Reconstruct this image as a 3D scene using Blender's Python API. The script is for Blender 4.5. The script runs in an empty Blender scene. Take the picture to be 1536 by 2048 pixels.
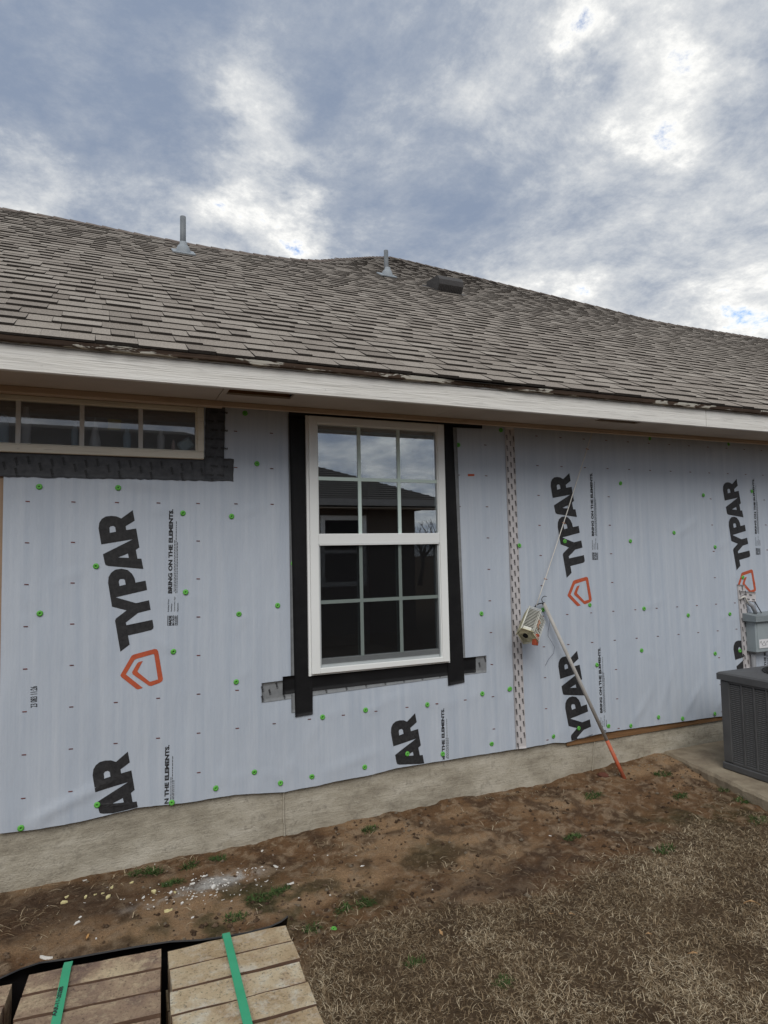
import bpy, bmesh, math, random
import numpy as np
from mathutils import Vector, Matrix
from mathutils.geometry import tessellate_polygon
random.seed(7); np.random.seed(7)
S = bpy.context.scene
COL = S.collection

# ------------------------------------------------------------------ camera
CAM = np.array([0.335, -3.6332, 1.5674]); FPX = 1303.0
YAW, PITCH, ROLL = 0.4096, 0.0641, -0.0204
def _axes():
    cy, sy, cp, sp, cr, sr = math.cos(YAW), math.sin(YAW), math.cos(PITCH), math.sin(PITCH), math.cos(ROLL), math.sin(ROLL)
    f = np.array([sy*cp, cy*cp, sp]); r = np.array([cy, -sy, 0.0]); u = np.cross(r, f)
    return cr*r+sr*u, -sr*r+cr*u, f
AR, AU, AF = _axes()
def ray(u, v): return AF+AR*(u-768)/FPX-AU*(v-1024)/FPX
def hit(u, v, n, c):
    d = ray(u, v); n = np.array(n, float); return CAM+(c-n@CAM)/(n@d)*d
def W(u, v, y=0.0): return hit(u, v, (0, 1, 0), y)      # pixel -> point on a plane parallel to the wall
def G(u, v, z=0.0): return hit(u, v, (0, 0, 1), z)      # pixel -> point on a level plane
def PX(p):
    d = np.asarray(p, float)-CAM; z = d@AF
    return 768+FPX*(d@AR)/z, 1024-FPX*(d@AU)/z
cd = bpy.data.cameras.new('camera'); co = bpy.data.objects.new('camera', cd); COL.objects.link(co)
cd.sensor_fit = 'VERTICAL'; cd.sensor_height = 32.0; cd.lens = FPX/2048*32.0
cd.clip_start = 0.05; cd.clip_end = 2000
m = Matrix(((AR[0], AU[0], -AF[0], CAM[0]), (AR[1], AU[1], -AF[1], CAM[1]), (AR[2], AU[2], -AF[2], CAM[2]), (0, 0, 0, 1)))
co.matrix_world = m
S.camera = co

# ------------------------------------------------------------------ world, sun, exposure
SUN_AZ = np.array([-0.30, -0.80]); SUN_AZ /= np.linalg.norm(SUN_AZ); SUN_EL = math.radians(44)
SUNV = Vector((SUN_AZ[0]*math.cos(SUN_EL), SUN_AZ[1]*math.cos(SUN_EL), math.sin(SUN_EL)))
wd = bpy.data.worlds.new('World'); S.world = wd; wd.use_nodes = True
nt = wd.node_tree; nt.nodes.clear(); L = nt.links.new
def nd(t, **k):
    n = nt.nodes.new(t)
    for a, b in k.items(): setattr(n, a, b)
    return n
def mth(op, a, b=None, c=None, clamp=False):
    n = nd('ShaderNodeMath', operation=op); n.use_clamp = clamp
    for i, v in enumerate((a, b, c)):
        if v is None: continue
        if isinstance(v, (int, float)): n.inputs[i].default_value = v
        else: L(v, n.inputs[i])
    return n.outputs[0]
sky = nd('ShaderNodeTexSky', sky_type='NISHITA'); sky.sun_disc = False
sky.sun_elevation = SUN_EL; sky.sun_rotation = math.atan2(SUN_AZ[0], SUN_AZ[1])
tc = nd('ShaderNodeTexCoord'); nrm = nd('ShaderNodeVectorMath', operation='NORMALIZE'); L(tc.outputs['Generated'], nrm.inputs[0])
DIR = nrm.outputs[0]
sx = nd('ShaderNodeSeparateXYZ'); L(DIR, sx.inputs[0])
zc = mth('ADD', mth('MAXIMUM', sx.outputs[2], 0.0), 0.22)
cb = nd('ShaderNodeCombineXYZ'); L(mth('DIVIDE', sx.outputs[0], zc), cb.inputs[0]); L(mth('DIVIDE', sx.outputs[1], zc), cb.inputs[1])
def noise(vec, scale, detail, rough, dist, off=0.0):
    n = nd('ShaderNodeTexNoise'); n.noise_dimensions = '3D'
    mp = nd('ShaderNodeMapping'); mp.inputs['Location'].default_value = (off, off*1.7, off*.3); L(vec, mp.inputs[0])
    L(mp.outputs[0], n.inputs['Vector']); n.inputs['Scale'].default_value = scale; n.inputs['Detail'].default_value = detail
    n.inputs['Roughness'].default_value = rough; n.inputs['Distortion'].default_value = dist
    return n.outputs['Fac']
n1 = noise(cb.outputs[0], 1.05, 3, .55, .3, 3.1)
n2 = noise(cb.outputs[0], 3.3, 10, .70, .18, 9.4)
n3 = noise(cb.outputs[0], 10.0, 9, .68, .1, 1.7)
dens = mth('ADD', mth('MULTIPLY_ADD', n1, .95, .08), mth('MULTIPLY_ADD', n2, 1.45, -.725))
dens = mth('ADD', dens, mth('MULTIPLY_ADD', n3, .46, -.23))
# cloud thickness seen in the photograph: thin spots (negative) and thick banks (positive), by direction, with ragged outlines
wn = nd('ShaderNodeTexNoise'); L(cb.outputs[0], wn.inputs['Vector']); wn.inputs['Scale'].default_value = 4.5; wn.inputs['Detail'].default_value = 6; wn.inputs['Roughness'].default_value = .62
w1 = nd('ShaderNodeVectorMath', operation='SUBTRACT'); L(wn.outputs['Color'], w1.inputs[0]); w1.inputs[1].default_value = (.5, .5, .5)
w2 = nd('ShaderNodeVectorMath', operation='SCALE'); L(w1.outputs[0], w2.inputs[0]); w2.inputs['Scale'].default_value = .22
w3 = nd('ShaderNodeVectorMath', operation='ADD'); L(DIR, w3.inputs[0]); L(w2.outputs[0], w3.inputs[1])
w4 = nd('ShaderNodeVectorMath', operation='NORMALIZE'); L(w3.outputs[0], w4.inputs[0])
for u, v, w, a in ((535, 250, 4.5, -.20), (540, 440, 4.5, -.24), (600, 490, 3.5, -.18), (20, 408, 5, -.20), (470, 385, 5, -.12),
                   (1130, 90, 3.5, -.20), (1170, 20, 6, -.20), (1345, 200, 5, -.24), (1010, 170, 7, -.14), (1470, 660, 7, -.16), (1180, 600, 3, -.10),
                   (1390, 20, 5, -.14), (1250, 250, 10, -.08), (90, 300, 6, -.06), (330, 395, 5, -.05),
                   (110, 150, 14, .30), (480, 130, 11, .18), (850, 220, 15, .20), (1050, 430, 11, .17), (640, 330, 8, .08), (1500, 100, 7, .10), (1430, 480, 11, .16), (1300, 400, 9, .06), (700, 60, 9, .06)):
    d = ray(u, v); d = d/np.linalg.norm(d)
    vm = nd('ShaderNodeVectorMath', operation='DOT_PRODUCT'); L(w4.outputs[0], vm.inputs[0]); vm.inputs[1].default_value = tuple(d)
    mr = nd('ShaderNodeMapRange', interpolation_type='SMOOTHSTEP'); L(vm.outputs['Value'], mr.inputs[0])
    mr.inputs[1].default_value = math.cos(math.radians(w)); mr.inputs[2].default_value = 1.0; mr.inputs[4].default_value = a
    dens = mth('ADD', dens, mr.outputs[0])
ramp = nd('ShaderNodeValToRGB'); L(dens, ramp.inputs[0]); cr = ramp.color_ramp; cr.interpolation = 'B_SPLINE'
stops = ((.10, (.98, .96, .90)), (.22, (.86, .855, .83)), (.36, (.60, .612, .62)), (.54, (.44, .468, .508)), (.72, (.295, .335, .405)), (1., (.19, .24, .335)))
cr.elements[0].position = stops[0][0]; cr.elements[0].color = (*stops[0][1], 1)
cr.elements[1].position = stops[-1][0]; cr.elements[1].color = (*stops[-1][1], 1)
for p_, c_ in stops[1:-1]:
    e = cr.elements.new(p_); e.color = (*c_, 1)
vmul = nd('ShaderNodeVectorMath', operation='SCALE'); L(ramp.outputs[0], vmul.inputs[0]); vmul.inputs['Scale'].default_value = 10.0
cov = nd('ShaderNodeMapRange', interpolation_type='SMOOTHSTEP'); L(dens, cov.inputs[0]); cov.inputs[1].default_value = .06; cov.inputs[2].default_value = .25
blu = nd('ShaderNodeVectorMath', operation='MULTIPLY'); L(sky.outputs[0], blu.inputs[0]); blu.inputs[1].default_value = (1.25, 1.5, 1.75)
mix = nd('ShaderNodeMix', data_type='RGBA'); L(cov.outputs[0], mix.inputs[0]); L(blu.outputs[0], mix.inputs[6]); L(vmul.outputs[0], mix.inputs[7])
bg = nd('ShaderNodeBackground'); L(mix.outputs[2], bg.inputs[0]); bg.inputs[1].default_value = 0.1
out = nd('ShaderNodeOutputWorld'); L(bg.outputs[0], out.inputs[0])
sd = bpy.data.lights.new('sun', 'SUN'); sd.energy = 1.5; sd.angle = math.radians(40); sd.color = (1, .965, .91)
so = bpy.data.objects.new('sun', sd); COL.objects.link(so); so.rotation_euler = SUNV.to_track_quat('Z', 'Y').to_euler()
S.view_settings.view_transform = 'Standard'; S.view_settings.look = 'None'; S.view_settings.gamma = 1; S.view_settings.use_curve_mapping = False
S.view_settings.exposure = 0.32

# ------------------------------------------------------------------ helpers
def tag(o, label=None, cat=None, group=None, kind=None):
    for k, v in (('label', label), ('category', cat), ('group', group), ('kind', kind)):
        if v: o[k] = v
    return o
def adopt(o, parent):
    if parent is not None:
        o.parent = parent; o.matrix_parent_inverse = parent_matrix(parent).inverted()
def parent_matrix(o):
    if o.type == 'EMPTY': return Matrix.Translation(o.location)
    return o.matrix_basis.copy()
def thing(name, loc, label, cat, group=None):
    o = bpy.data.objects.new(name, None); COL.objects.link(o); o.location = loc; o.empty_display_size = .1
    return tag(o, label, cat, group)
class MB:
    def __init__(s): s.v = []; s.f = []; s.mi = []
    def add(s, vs, fs, mi=0):
        n = len(s.v); s.v += [tuple(map(float, p)) for p in vs]; s.f += [tuple(i+n for i in f) for f in fs]; s.mi += [mi]*len(fs); return s
    def box(s, a, b, mi=0, c=0.0, M=None):
        x0, y0, z0 = a; x1, y1, z1 = b
        if c <= 0:
            vs = [(x, y, z) for x in (x0, x1) for y in (y0, y1) for z in (z0, z1)]
            fs = [(0, 1, 3, 2), (4, 6, 7, 5), (0, 4, 5, 1), (2, 3, 7, 6), (0, 2, 6, 4), (1, 5, 7, 3)]
        else:
            vs = []; ix = {}
            for sx_ in (0, 1):
                for sy_ in (0, 1):
                    for sz_ in (0, 1):
                        X, Y, Z = (x0, x1)[sx_], (y0, y1)[sy_], (z0, z1)[sz_]
                        dx, dy, dz = (c if not sx_ else -c), (c if not sy_ else -c), (c if not sz_ else -c)
                        for k, p in enumerate(((X, Y+dy, Z+dz), (X+dx, Y, Z+dz), (X+dx, Y+dy, Z))):
                            ix[sx_, sy_, sz_, k] = len(vs); vs.append(p)
            I = lambda a_, b_, c_, k: ix[a_, b_, c_, k]
            fs = []
            for t in (0, 1):
                fs.append([I(t, 0, 0, 0), I(t, 1, 0, 0), I(t, 1, 1, 0), I(t, 0, 1, 0)][::1 if t else -1])
                fs.append([I(0, t, 0, 1), I(1, t, 0, 1), I(1, t, 1, 1), I(0, t, 1, 1)][::-1 if t else 1])
                fs.append([I(0, 0, t, 2), I(1, 0, t, 2), I(1, 1, t, 2), I(0, 1, t, 2)][::1 if t else -1])
            for a_ in (0, 1):
                for b_ in (0, 1):
                    fs.append([I(a_, b_, 0, 0), I(a_, b_, 0, 1), I(a_, b_, 1, 1), I(a_, b_, 1, 0)])
                    fs.append([I(a_, 0, b_, 0), I(a_, 0, b_, 2), I(a_, 1, b_, 2), I(a_, 1, b_, 0)])
                    fs.append([I(0, a_, b_, 1), I(0, a_, b_, 2), I(1, a_, b_, 2), I(1, a_, b_, 1)])
                    for d_ in (0, 1): fs.append([I(a_, b_, d_, 0), I(a_, b_, d_, 1), I(a_, b_, d_, 2)])
        if M is not None: vs = [tuple(M @ Vector(p)) for p in vs]
        return s.add(vs, fs, mi)
    def tube(s, pts, r, n=8, mi=0, cap=True):
        pts = [Vector(p) for p in pts]; rs = r if isinstance(r, (list, tuple)) else [r]*len(pts)
        rings = []; up = None; vs = []
        for i, p in enumerate(pts):
            t = (pts[min(i+1, len(pts)-1)]-pts[max(i-1, 0)]).normalized()
            if up is None: up = t.orthogonal().normalized()
            up = (up-t*up.dot(t)).normalized(); b = t.cross(up)
            for k in range(n):
                a = 2*math.pi*k/n; vs.append(p+(up*math.cos(a)+b*math.sin(a))*rs[i])
        fs = [(i*n+k, i*n+(k+1) % n, (i+1)*n+(k+1) % n, (i+1)*n+k) for i in range(len(pts)-1) for k in range(n)]
        if cap: fs += [tuple(range(n))[::-1], tuple((len(pts)-1)*n+k for k in range(n))]
        return s.add(vs, fs, mi)
    def lathe(s, prof, c, n=16, M=None, mi=0):
        vs = []
        for r, h in prof:
            for k in range(n):
                a = 2*math.pi*k/n; p = Vector((r*math.cos(a), r*math.sin(a), h))
                vs.append((M @ p if M else p)+Vector(c))
        fs = [(i*n+k, i*n+(k+1) % n, (i+1)*n+(k+1) % n, (i+1)*n+k) for i in range(len(prof)-1) for k in range(n)]
        return s.add(vs, fs, mi)
    def mesh(s, name, mats, smooth=False):
        me = bpy.data.meshes.new(name); me.from_pydata(s.v, [], s.f)
        for m_ in (mats if isinstance(mats, (list, tuple)) else [mats]): me.materials.append(m_)
        if any(s.mi): me.polygons.foreach_set('material_index', s.mi)
        if smooth: me.polygons.foreach_set('use_smooth', [True]*len(s.f))
        bm = bmesh.new(); bm.from_mesh(me); bmesh.ops.recalc_face_normals(bm, faces=bm.faces); bm.to_mesh(me); bm.free()
        me.update(); return me
    def build(s, name, mats, parent=None, smooth=False, label=None):
        o = bpy.data.objects.new(name, s.mesh(name, mats, smooth)); COL.objects.link(o); adopt(o, parent)
        if label: o['label'] = label
        return o
def inst(name, me, M, parent=None):
    o = bpy.data.objects.new(name, me); COL.objects.link(o); o.matrix_basis = M
    if parent is not None:
        o.parent = parent; o.matrix_parent_inverse = parent_matrix(parent).inverted()
    return o
def raw(name, v, f, mats, parent=None, attr=None, smooth=False):
    """numpy mesh; attr: dict name -> (n,4) per-vertex colour"""
    me = bpy.data.meshes.new(name); v = np.asarray(v, np.float32)
    if isinstance(f, np.ndarray):
        k = f.shape[1]; nf = len(f)
        me.vertices.add(len(v)); me.vertices.foreach_set('co', v.ravel())
        me.loops.add(nf*k); me.loops.foreach_set('vertex_index', f.ravel().astype(np.int32))
        me.polygons.add(nf); me.polygons.foreach_set('loop_start', np.arange(0, nf*k, k, dtype=np.int32))
        me.update(calc_edges=True)
    else: me.from_pydata(v.tolist(), [], f)
    for m_ in (mats if isinstance(mats, (list, tuple)) else [mats]): me.materials.append(m_)
    if attr:
        for k_, a in attr.items():
            at = me.color_attributes.new(k_, 'FLOAT_COLOR', 'POINT'); at.data.foreach_set('color', np.asarray(a, np.float32).ravel())
    if smooth: me.polygons.foreach_set('use_smooth', np.ones(len(me.polygons), dtype=bool))
    me.validate(); me.update()
    o = bpy.data.objects.new(name, me); COL.objects.link(o); adopt(o, parent); return o
# smooth value noise
def _h(ix, iy, s):
    n = (ix*374761393+iy*668265263+s*1442695041).astype(np.int64) & 0x7fffffff
    n = ((n ^ (n >> 13))*1274126177) & 0x7fffffff
    return ((n ^ (n >> 16)) & 0xffff)/65535.0
def vn(x, y, s=0):
    x = np.asarray(x, float); y = np.asarray(y, float)
    ix = np.floor(x).astype(np.int64); iy = np.floor(y).astype(np.int64); fx = x-ix; fy = y-iy
    fx = fx*fx*(3-2*fx); fy = fy*fy*(3-2*fy)
    return (_h(ix, iy, s)*(1-fx)+_h(ix+1, iy, s)*fx)*(1-fy)+(_h(ix, iy+1, s)*(1-fx)+_h(ix+1, iy+1, s)*fx)*fy
def fbm(x, y, o=4, s=0):
    t = 0; a = .5
    for k in range(o):
        t = t+a*vn(x*2**k+k*17.3, y*2**k+k*5.1, s+k); a *= .5
    return t/(1-.5**o)
def sstep(a, b, x):
    t = np.clip((x-a)/(b-a), 0, 1); return t*t*(3-2*t)

# ------------------------------------------------------------------ materials
class MT:
    def __init__(s, name):
        s.m = bpy.data.materials.new(name); s.m.use_nodes = True; s.t = s.m.node_tree; s.t.nodes.clear()
        s.b = s.n('ShaderNodeBsdfPrincipled'); s.o = s.n('ShaderNodeOutputMaterial'); s.l(s.b.outputs[0], s.o.inputs[0])
    def n(s, t, **k):
        n = s.t.nodes.new(t)
        for a, b in k.items(): setattr(n, a, b)
        return n
    def l(s, a, b): s.t.links.new(a, b)
    def vec(s, stretch=(1, 1, 1), rnd=False):
        tc = s.n('ShaderNodeTexCoord'); mp = s.n('ShaderNodeMapping'); mp.inputs['Scale'].default_value = stretch; s.l(tc.outputs['Object'], mp.inputs[0])
        if rnd:
            oi = s.n('ShaderNodeObjectInfo'); ml = s.n('ShaderNodeMath', operation='MULTIPLY'); ml.inputs[1].default_value = 91.7; s.l(oi.outputs['Random'], ml.inputs[0])
            cx = s.n('ShaderNodeCombineXYZ'); s.l(ml.outputs[0], cx.inputs[0]); s.l(ml.outputs[0], cx.inputs[1]); s.l(cx.outputs[0], mp.inputs['Location'])
        return mp.outputs[0]
    def noise(s, vec, scale, detail=5, rough=.6, dist=0):
        n = s.n('ShaderNodeTexNoise'); s.l(vec, n.inputs['Vector']); n.inputs['Scale'].default_value = scale; n.inputs['Detail'].default_value = detail
        n.inputs['Roughness'].default_value = rough; n.inputs['Distortion'].default_value = dist; return n.outputs['Fac']
    def ramp(s, fac, stops):
        r = s.n('ShaderNodeValToRGB'); s.l(fac, r.inputs[0]); e = r.color_ramp.elements
        e[0].position = stops[0][0]; e[0].color = (*stops[0][1], 1); e[1].position = stops[-1][0]; e[1].color = (*stops[-1][1], 1)
        for p, c in stops[1:-1]: q = e.new(p); q.color = (*c, 1)
        return r.outputs[0]
    def mix(s, fac, a, b, mode='MIX'):
        x = s.n('ShaderNodeMix', data_type='RGBA', blend_type=mode)
        for i, v in ((0, fac), (6, a), (7, b)):
            if isinstance(v, (int, float)): x.inputs[i].default_value = v
            elif isinstance(v, tuple): x.inputs[i].default_value = (*v, 1)
            else: s.l(v, x.inputs[i])
        return x.outputs[2]
    def rng(s, fac, a, b, c=0., d=1.):
        r = s.n('ShaderNodeMapRange'); s.l(fac, r.inputs[0])
        for i, v in enumerate((a, b, c, d)): r.inputs[i+1].default_value = v
        return r.outputs[0]
    def bump(s, h, strength, dist=.01, prev=None):
        b = s.n('ShaderNodeBump'); b.inputs['Strength'].default_value = strength; b.inputs['Distance'].default_value = dist; s.l(h, b.inputs['Height'])
        if prev: s.l(prev, b.inputs['Normal'])
        return b.outputs[0]
    def done(s, col=None, rough=.7, nrm=None, spec=.3, metal=0):
        if col is not None:
            if isinstance(col, tuple): s.b.inputs['Base Color'].default_value = (*col, 1)
            else: s.l(col, s.b.inputs['Base Color'])
        if isinstance(rough, (int, float)): s.b.inputs['Roughness'].default_value = rough
        else: s.l(rough, s.b.inputs['Roughness'])
        s.b.inputs['Specular IOR Level'].default_value = spec; s.b.inputs['Metallic'].default_value = metal
        if nrm is not None: s.l(nrm, s.b.inputs['Normal'])
        return s.m
def simple(name, c1, c2=None, scale=6, rough=.6, bump=.15, bscale=60, stretch=(1, 1, 1), spec=.3, metal=0, rnd=False, bdist=.004):
    t = MT(name); v = t.vec(stretch, rnd); c2 = c2 or tuple(x*.8 for x in c1)
    f = t.noise(v, scale, 6, .62); col = t.ramp(f, ((.35, c1), (.65, c2)))
    return t.done(col, rough, t.bump(t.noise(v, bscale, 4, .6), bump, bdist) if bump else None, spec, metal)

def m_wrap():
    t = MT('house_wrap'); v = t.vec((1, 1, 1)); vs = t.vec((1, 1, .035)); vw = t.vec((1, 1, .25))
    st = t.noise(vs, 24, 5, .65); bl = t.noise(v, 1.6, 5, .6); fi = t.noise(vs, 120, 3, .6)
    c = t.ramp(st, ((.30, (.405, .462, .545)), (.70, (.505, .553, .62))))
    c = t.mix(t.rng(bl, .35, .7, 0, .35), c, (.45, .49, .555)); c = t.mix(t.rng(fi, .5, .8, 0, .22), c, (.32, .38, .47))
    dirt = t.noise(v, 9, 8, .75); c = t.mix(t.rng(dirt, .60, .75, 0, .16), c, (.45, .43, .40))
    n = t.bump(t.noise(vw, 9, 6, .6), .5, .014); n = t.bump(t.noise(v, 420, 2, .5), .12, .001, n)
    return t.done(c, .48, n, .35)
def m_wood(name, c1, c2, ax=0, rough=.7, bump=.5, peel=None):
    t = MT(name); st = [28, 28, 28]; st[ax] = 1.1; v = t.vec(tuple(st)); vo = t.vec()
    g = t.noise(v, 1.6, 6, .62, .6); c = t.ramp(g, ((.32, c1), (.68, c2)))
    h = g
    if peel:
        pm = t.noise(t.vec((5, 14, 22)), 1.1, 7, .62, .4); k = t.rng(pm, .515, .535); c = t.mix(k, c, peel); n = t.bump(g, bump, .004); n = t.bump(k, .8, .003, n)
    else:
        sp = t.noise(vo, 38, 4, .7); c = t.mix(t.rng(sp, .66, .74, 0, .45), c, tuple(x*.55 for x in c1)); fl = t.noise(v, 3.4, 3, .5, 1.2); c = t.mix(t.rng(fl, .60, .66, 0, .30), c, tuple(x*.45 for x in c1)); n = t.bump(g, bump, .004); n = t.bump(fl, bump, .004, n)
    return t.done(c, rough, n, .3)
def m_concrete():
    t = MT('concrete'); v = t.vec(); vh = t.vec((1, 1, 2.2))
    a = t.noise(vh, 3.2, 7, .65); b = t.noise(v, 28, 8, .72); c_ = t.noise(v, 110, 4, .7)
    c = t.ramp(a, ((.30, (.25, .222, .175)), (.48, (.40, .365, .295)), (.66, (.51, .475, .40))))
    c = t.mix(t.rng(b, .52, .68, 0, .55), c, (.185, .168, .14)); c = t.mix(t.rng(c_, .62, .72, 0, .5), c, (.12, .11, .095))
    vm = t.n('ShaderNodeTexVoronoi', feature='DISTANCE_TO_EDGE'); t.l(t.vec((1.2, 1, 3.5)), vm.inputs['Vector']); vm.inputs['Scale'].default_value = 3.3
    wig = t.noise(v, 6, 4, .6); c = t.mix(t.rng(vm.outputs[0], .0, .012, .0, .0), c, (.1, .09, .08))
    n = t.bump(b, .55, .012); n = t.bump(c_, .6, .005, n); n = t.bump(t.noise(t.vec((1.5, 1, 14)), 5, 5, .7), .35, .012, n)
    return t.done(c, .9, n, .2)
def m_shingle():
    t = MT('asphalt_shingle'); v = t.vec(); at = t.n('ShaderNodeAttribute', attribute_name='tone')
    vs = t.vec(rnd=True)
    g = t.noise(vs, 170, 3, .75); bl = t.noise(vs, 7, 5, .6)
    c = t.ramp(at.outputs['Fac'], ((0., (.22, .186, .158)), (.5, (.335, .292, .252)), (1., (.44, .395, .345))))
    c = t.mix(t.rng(g, .38, .62, 0, .75), t.mix(.55, c, (.05, .045, .04)), t.mix(.30, c, (.60, .56, .50)))
    c = t.mix(t.rng(bl, .45, .7, 0, .18), c, (.2, .175, .155))
    return t.done(c, .95, t.bump(g, .6, .003), .15)
def m_glass(name, tint, refl, haze=0.0):
    t = MT(name); t.t.nodes.remove(t.b)
    tr = t.n('ShaderNodeBsdfTransparent'); tr.inputs[0].default_value = (*tint, 1); gl = t.n('ShaderNodeBsdfGlossy'); gl.inputs['Roughness'].default_value = .004
    gl.inputs[0].default_value = (.92, .95, 1, 1)
    lw = t.n('ShaderNodeFresnel'); lw.inputs[0].default_value = 1.5; mr = t.rng(lw.outputs[0], .04, 1, refl, 1)
    mx = t.n('ShaderNodeMixShader'); t.l(mr, mx.inputs[0]); t.l(tr.outputs[0], mx.inputs[1]); t.l(gl.outputs[0], mx.inputs[2]); t.l(mx.outputs[0], t.o.inputs[0])
    if haze:
        df = t.n('ShaderNodeBsdfDiffuse'); df.inputs[0].default_value = (.62, .66, .70, 1); m2 = t.n('ShaderNodeMixShader'); v = t.vec((1, 1, 1)); t.l(t.rng(t.noise(v, 5, 6, .7), .35, .7, haze*.5, haze*1.6), m2.inputs[0]); t.l(mx.outputs[0], m2.inputs[1]); t.l(df.outputs[0], m2.inputs[2]); t.l(m2.outputs[0], t.o.inputs[0])
    return t.m
def m_screen():
    t = MT('insect_screen'); t.t.nodes.remove(t.b)
    tr = t.n('ShaderNodeBsdfTransparent'); df = t.n('ShaderNodeBsdfDiffuse'); df.inputs[0].default_value = (.02, .02, .022, 1)
    mx = t.n('ShaderNodeMixShader'); mx.inputs[0].default_value = .26; t.l(tr.outputs[0], mx.inputs[1]); t.l(df.outputs[0], mx.inputs[2]); t.l(mx.outputs[0], t.o.inputs[0])
    return t.m
def m_attr(name, rough=.9, fine=.25, scale=160, bump=.5, bd=.006, spec=.15):
    t = MT(name); at = t.n('ShaderNodeAttribute', attribute_name='soil'); v = t.vec(); f = t.noise(v, scale, 5, .7); f2 = t.noise(v, scale*.22, 6, .7)
    c = t.mix(t.rng(f, .35, .7, 0, fine), at.outputs['Color'], (.03, .02, .012)); c = t.mix(t.rng(f2, .55, .75, 0, fine*1.2), c, (.36, .27, .19))
    n = t.bump(f2, bump, bd*3); n = t.bump(f, bump, bd, n)
    return t.done(c, rough, n, spec)
def m_blade(name, stops, trans=.25):
    t = MT(name); at = t.n('ShaderNodeAttribute', attribute_name='soil'); c = t.ramp(at.outputs['Fac'], stops)
    return t.done(c, .75, None, .2)
def m_brick(name, stops, spot, seed):
    t = MT(name); v = t.vec(rnd=True); a = t.noise(v, 9+seed, 6, .62, .4); b = t.noise(v, 170, 5, .75); c3 = t.noise(v, 15, 4, .5)
    c = t.ramp(a, stops); c = t.mix(t.rng(c3, .58, .72, 0, .8), c, spot); c = t.mix(t.rng(b, .55, .64, 0, .7), c, (.08, .055, .04)); d4 = t.noise(v, 26, 8, .8); c = t.mix(t.rng(d4, .50, .66, 0, .6), c, tuple(min(1, x*1.35) for x in stops[3][1]))
    oi = t.n('ShaderNodeObjectInfo'); c = t.mix(t.rng(oi.outputs['Random'], 0, 1, 0, .28), c, stops[0][1])
    n = t.bump(b, 1., .008); n = t.bump(d4, .8, .012, n)
    return t.done(c, .93, n, .15)

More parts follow.
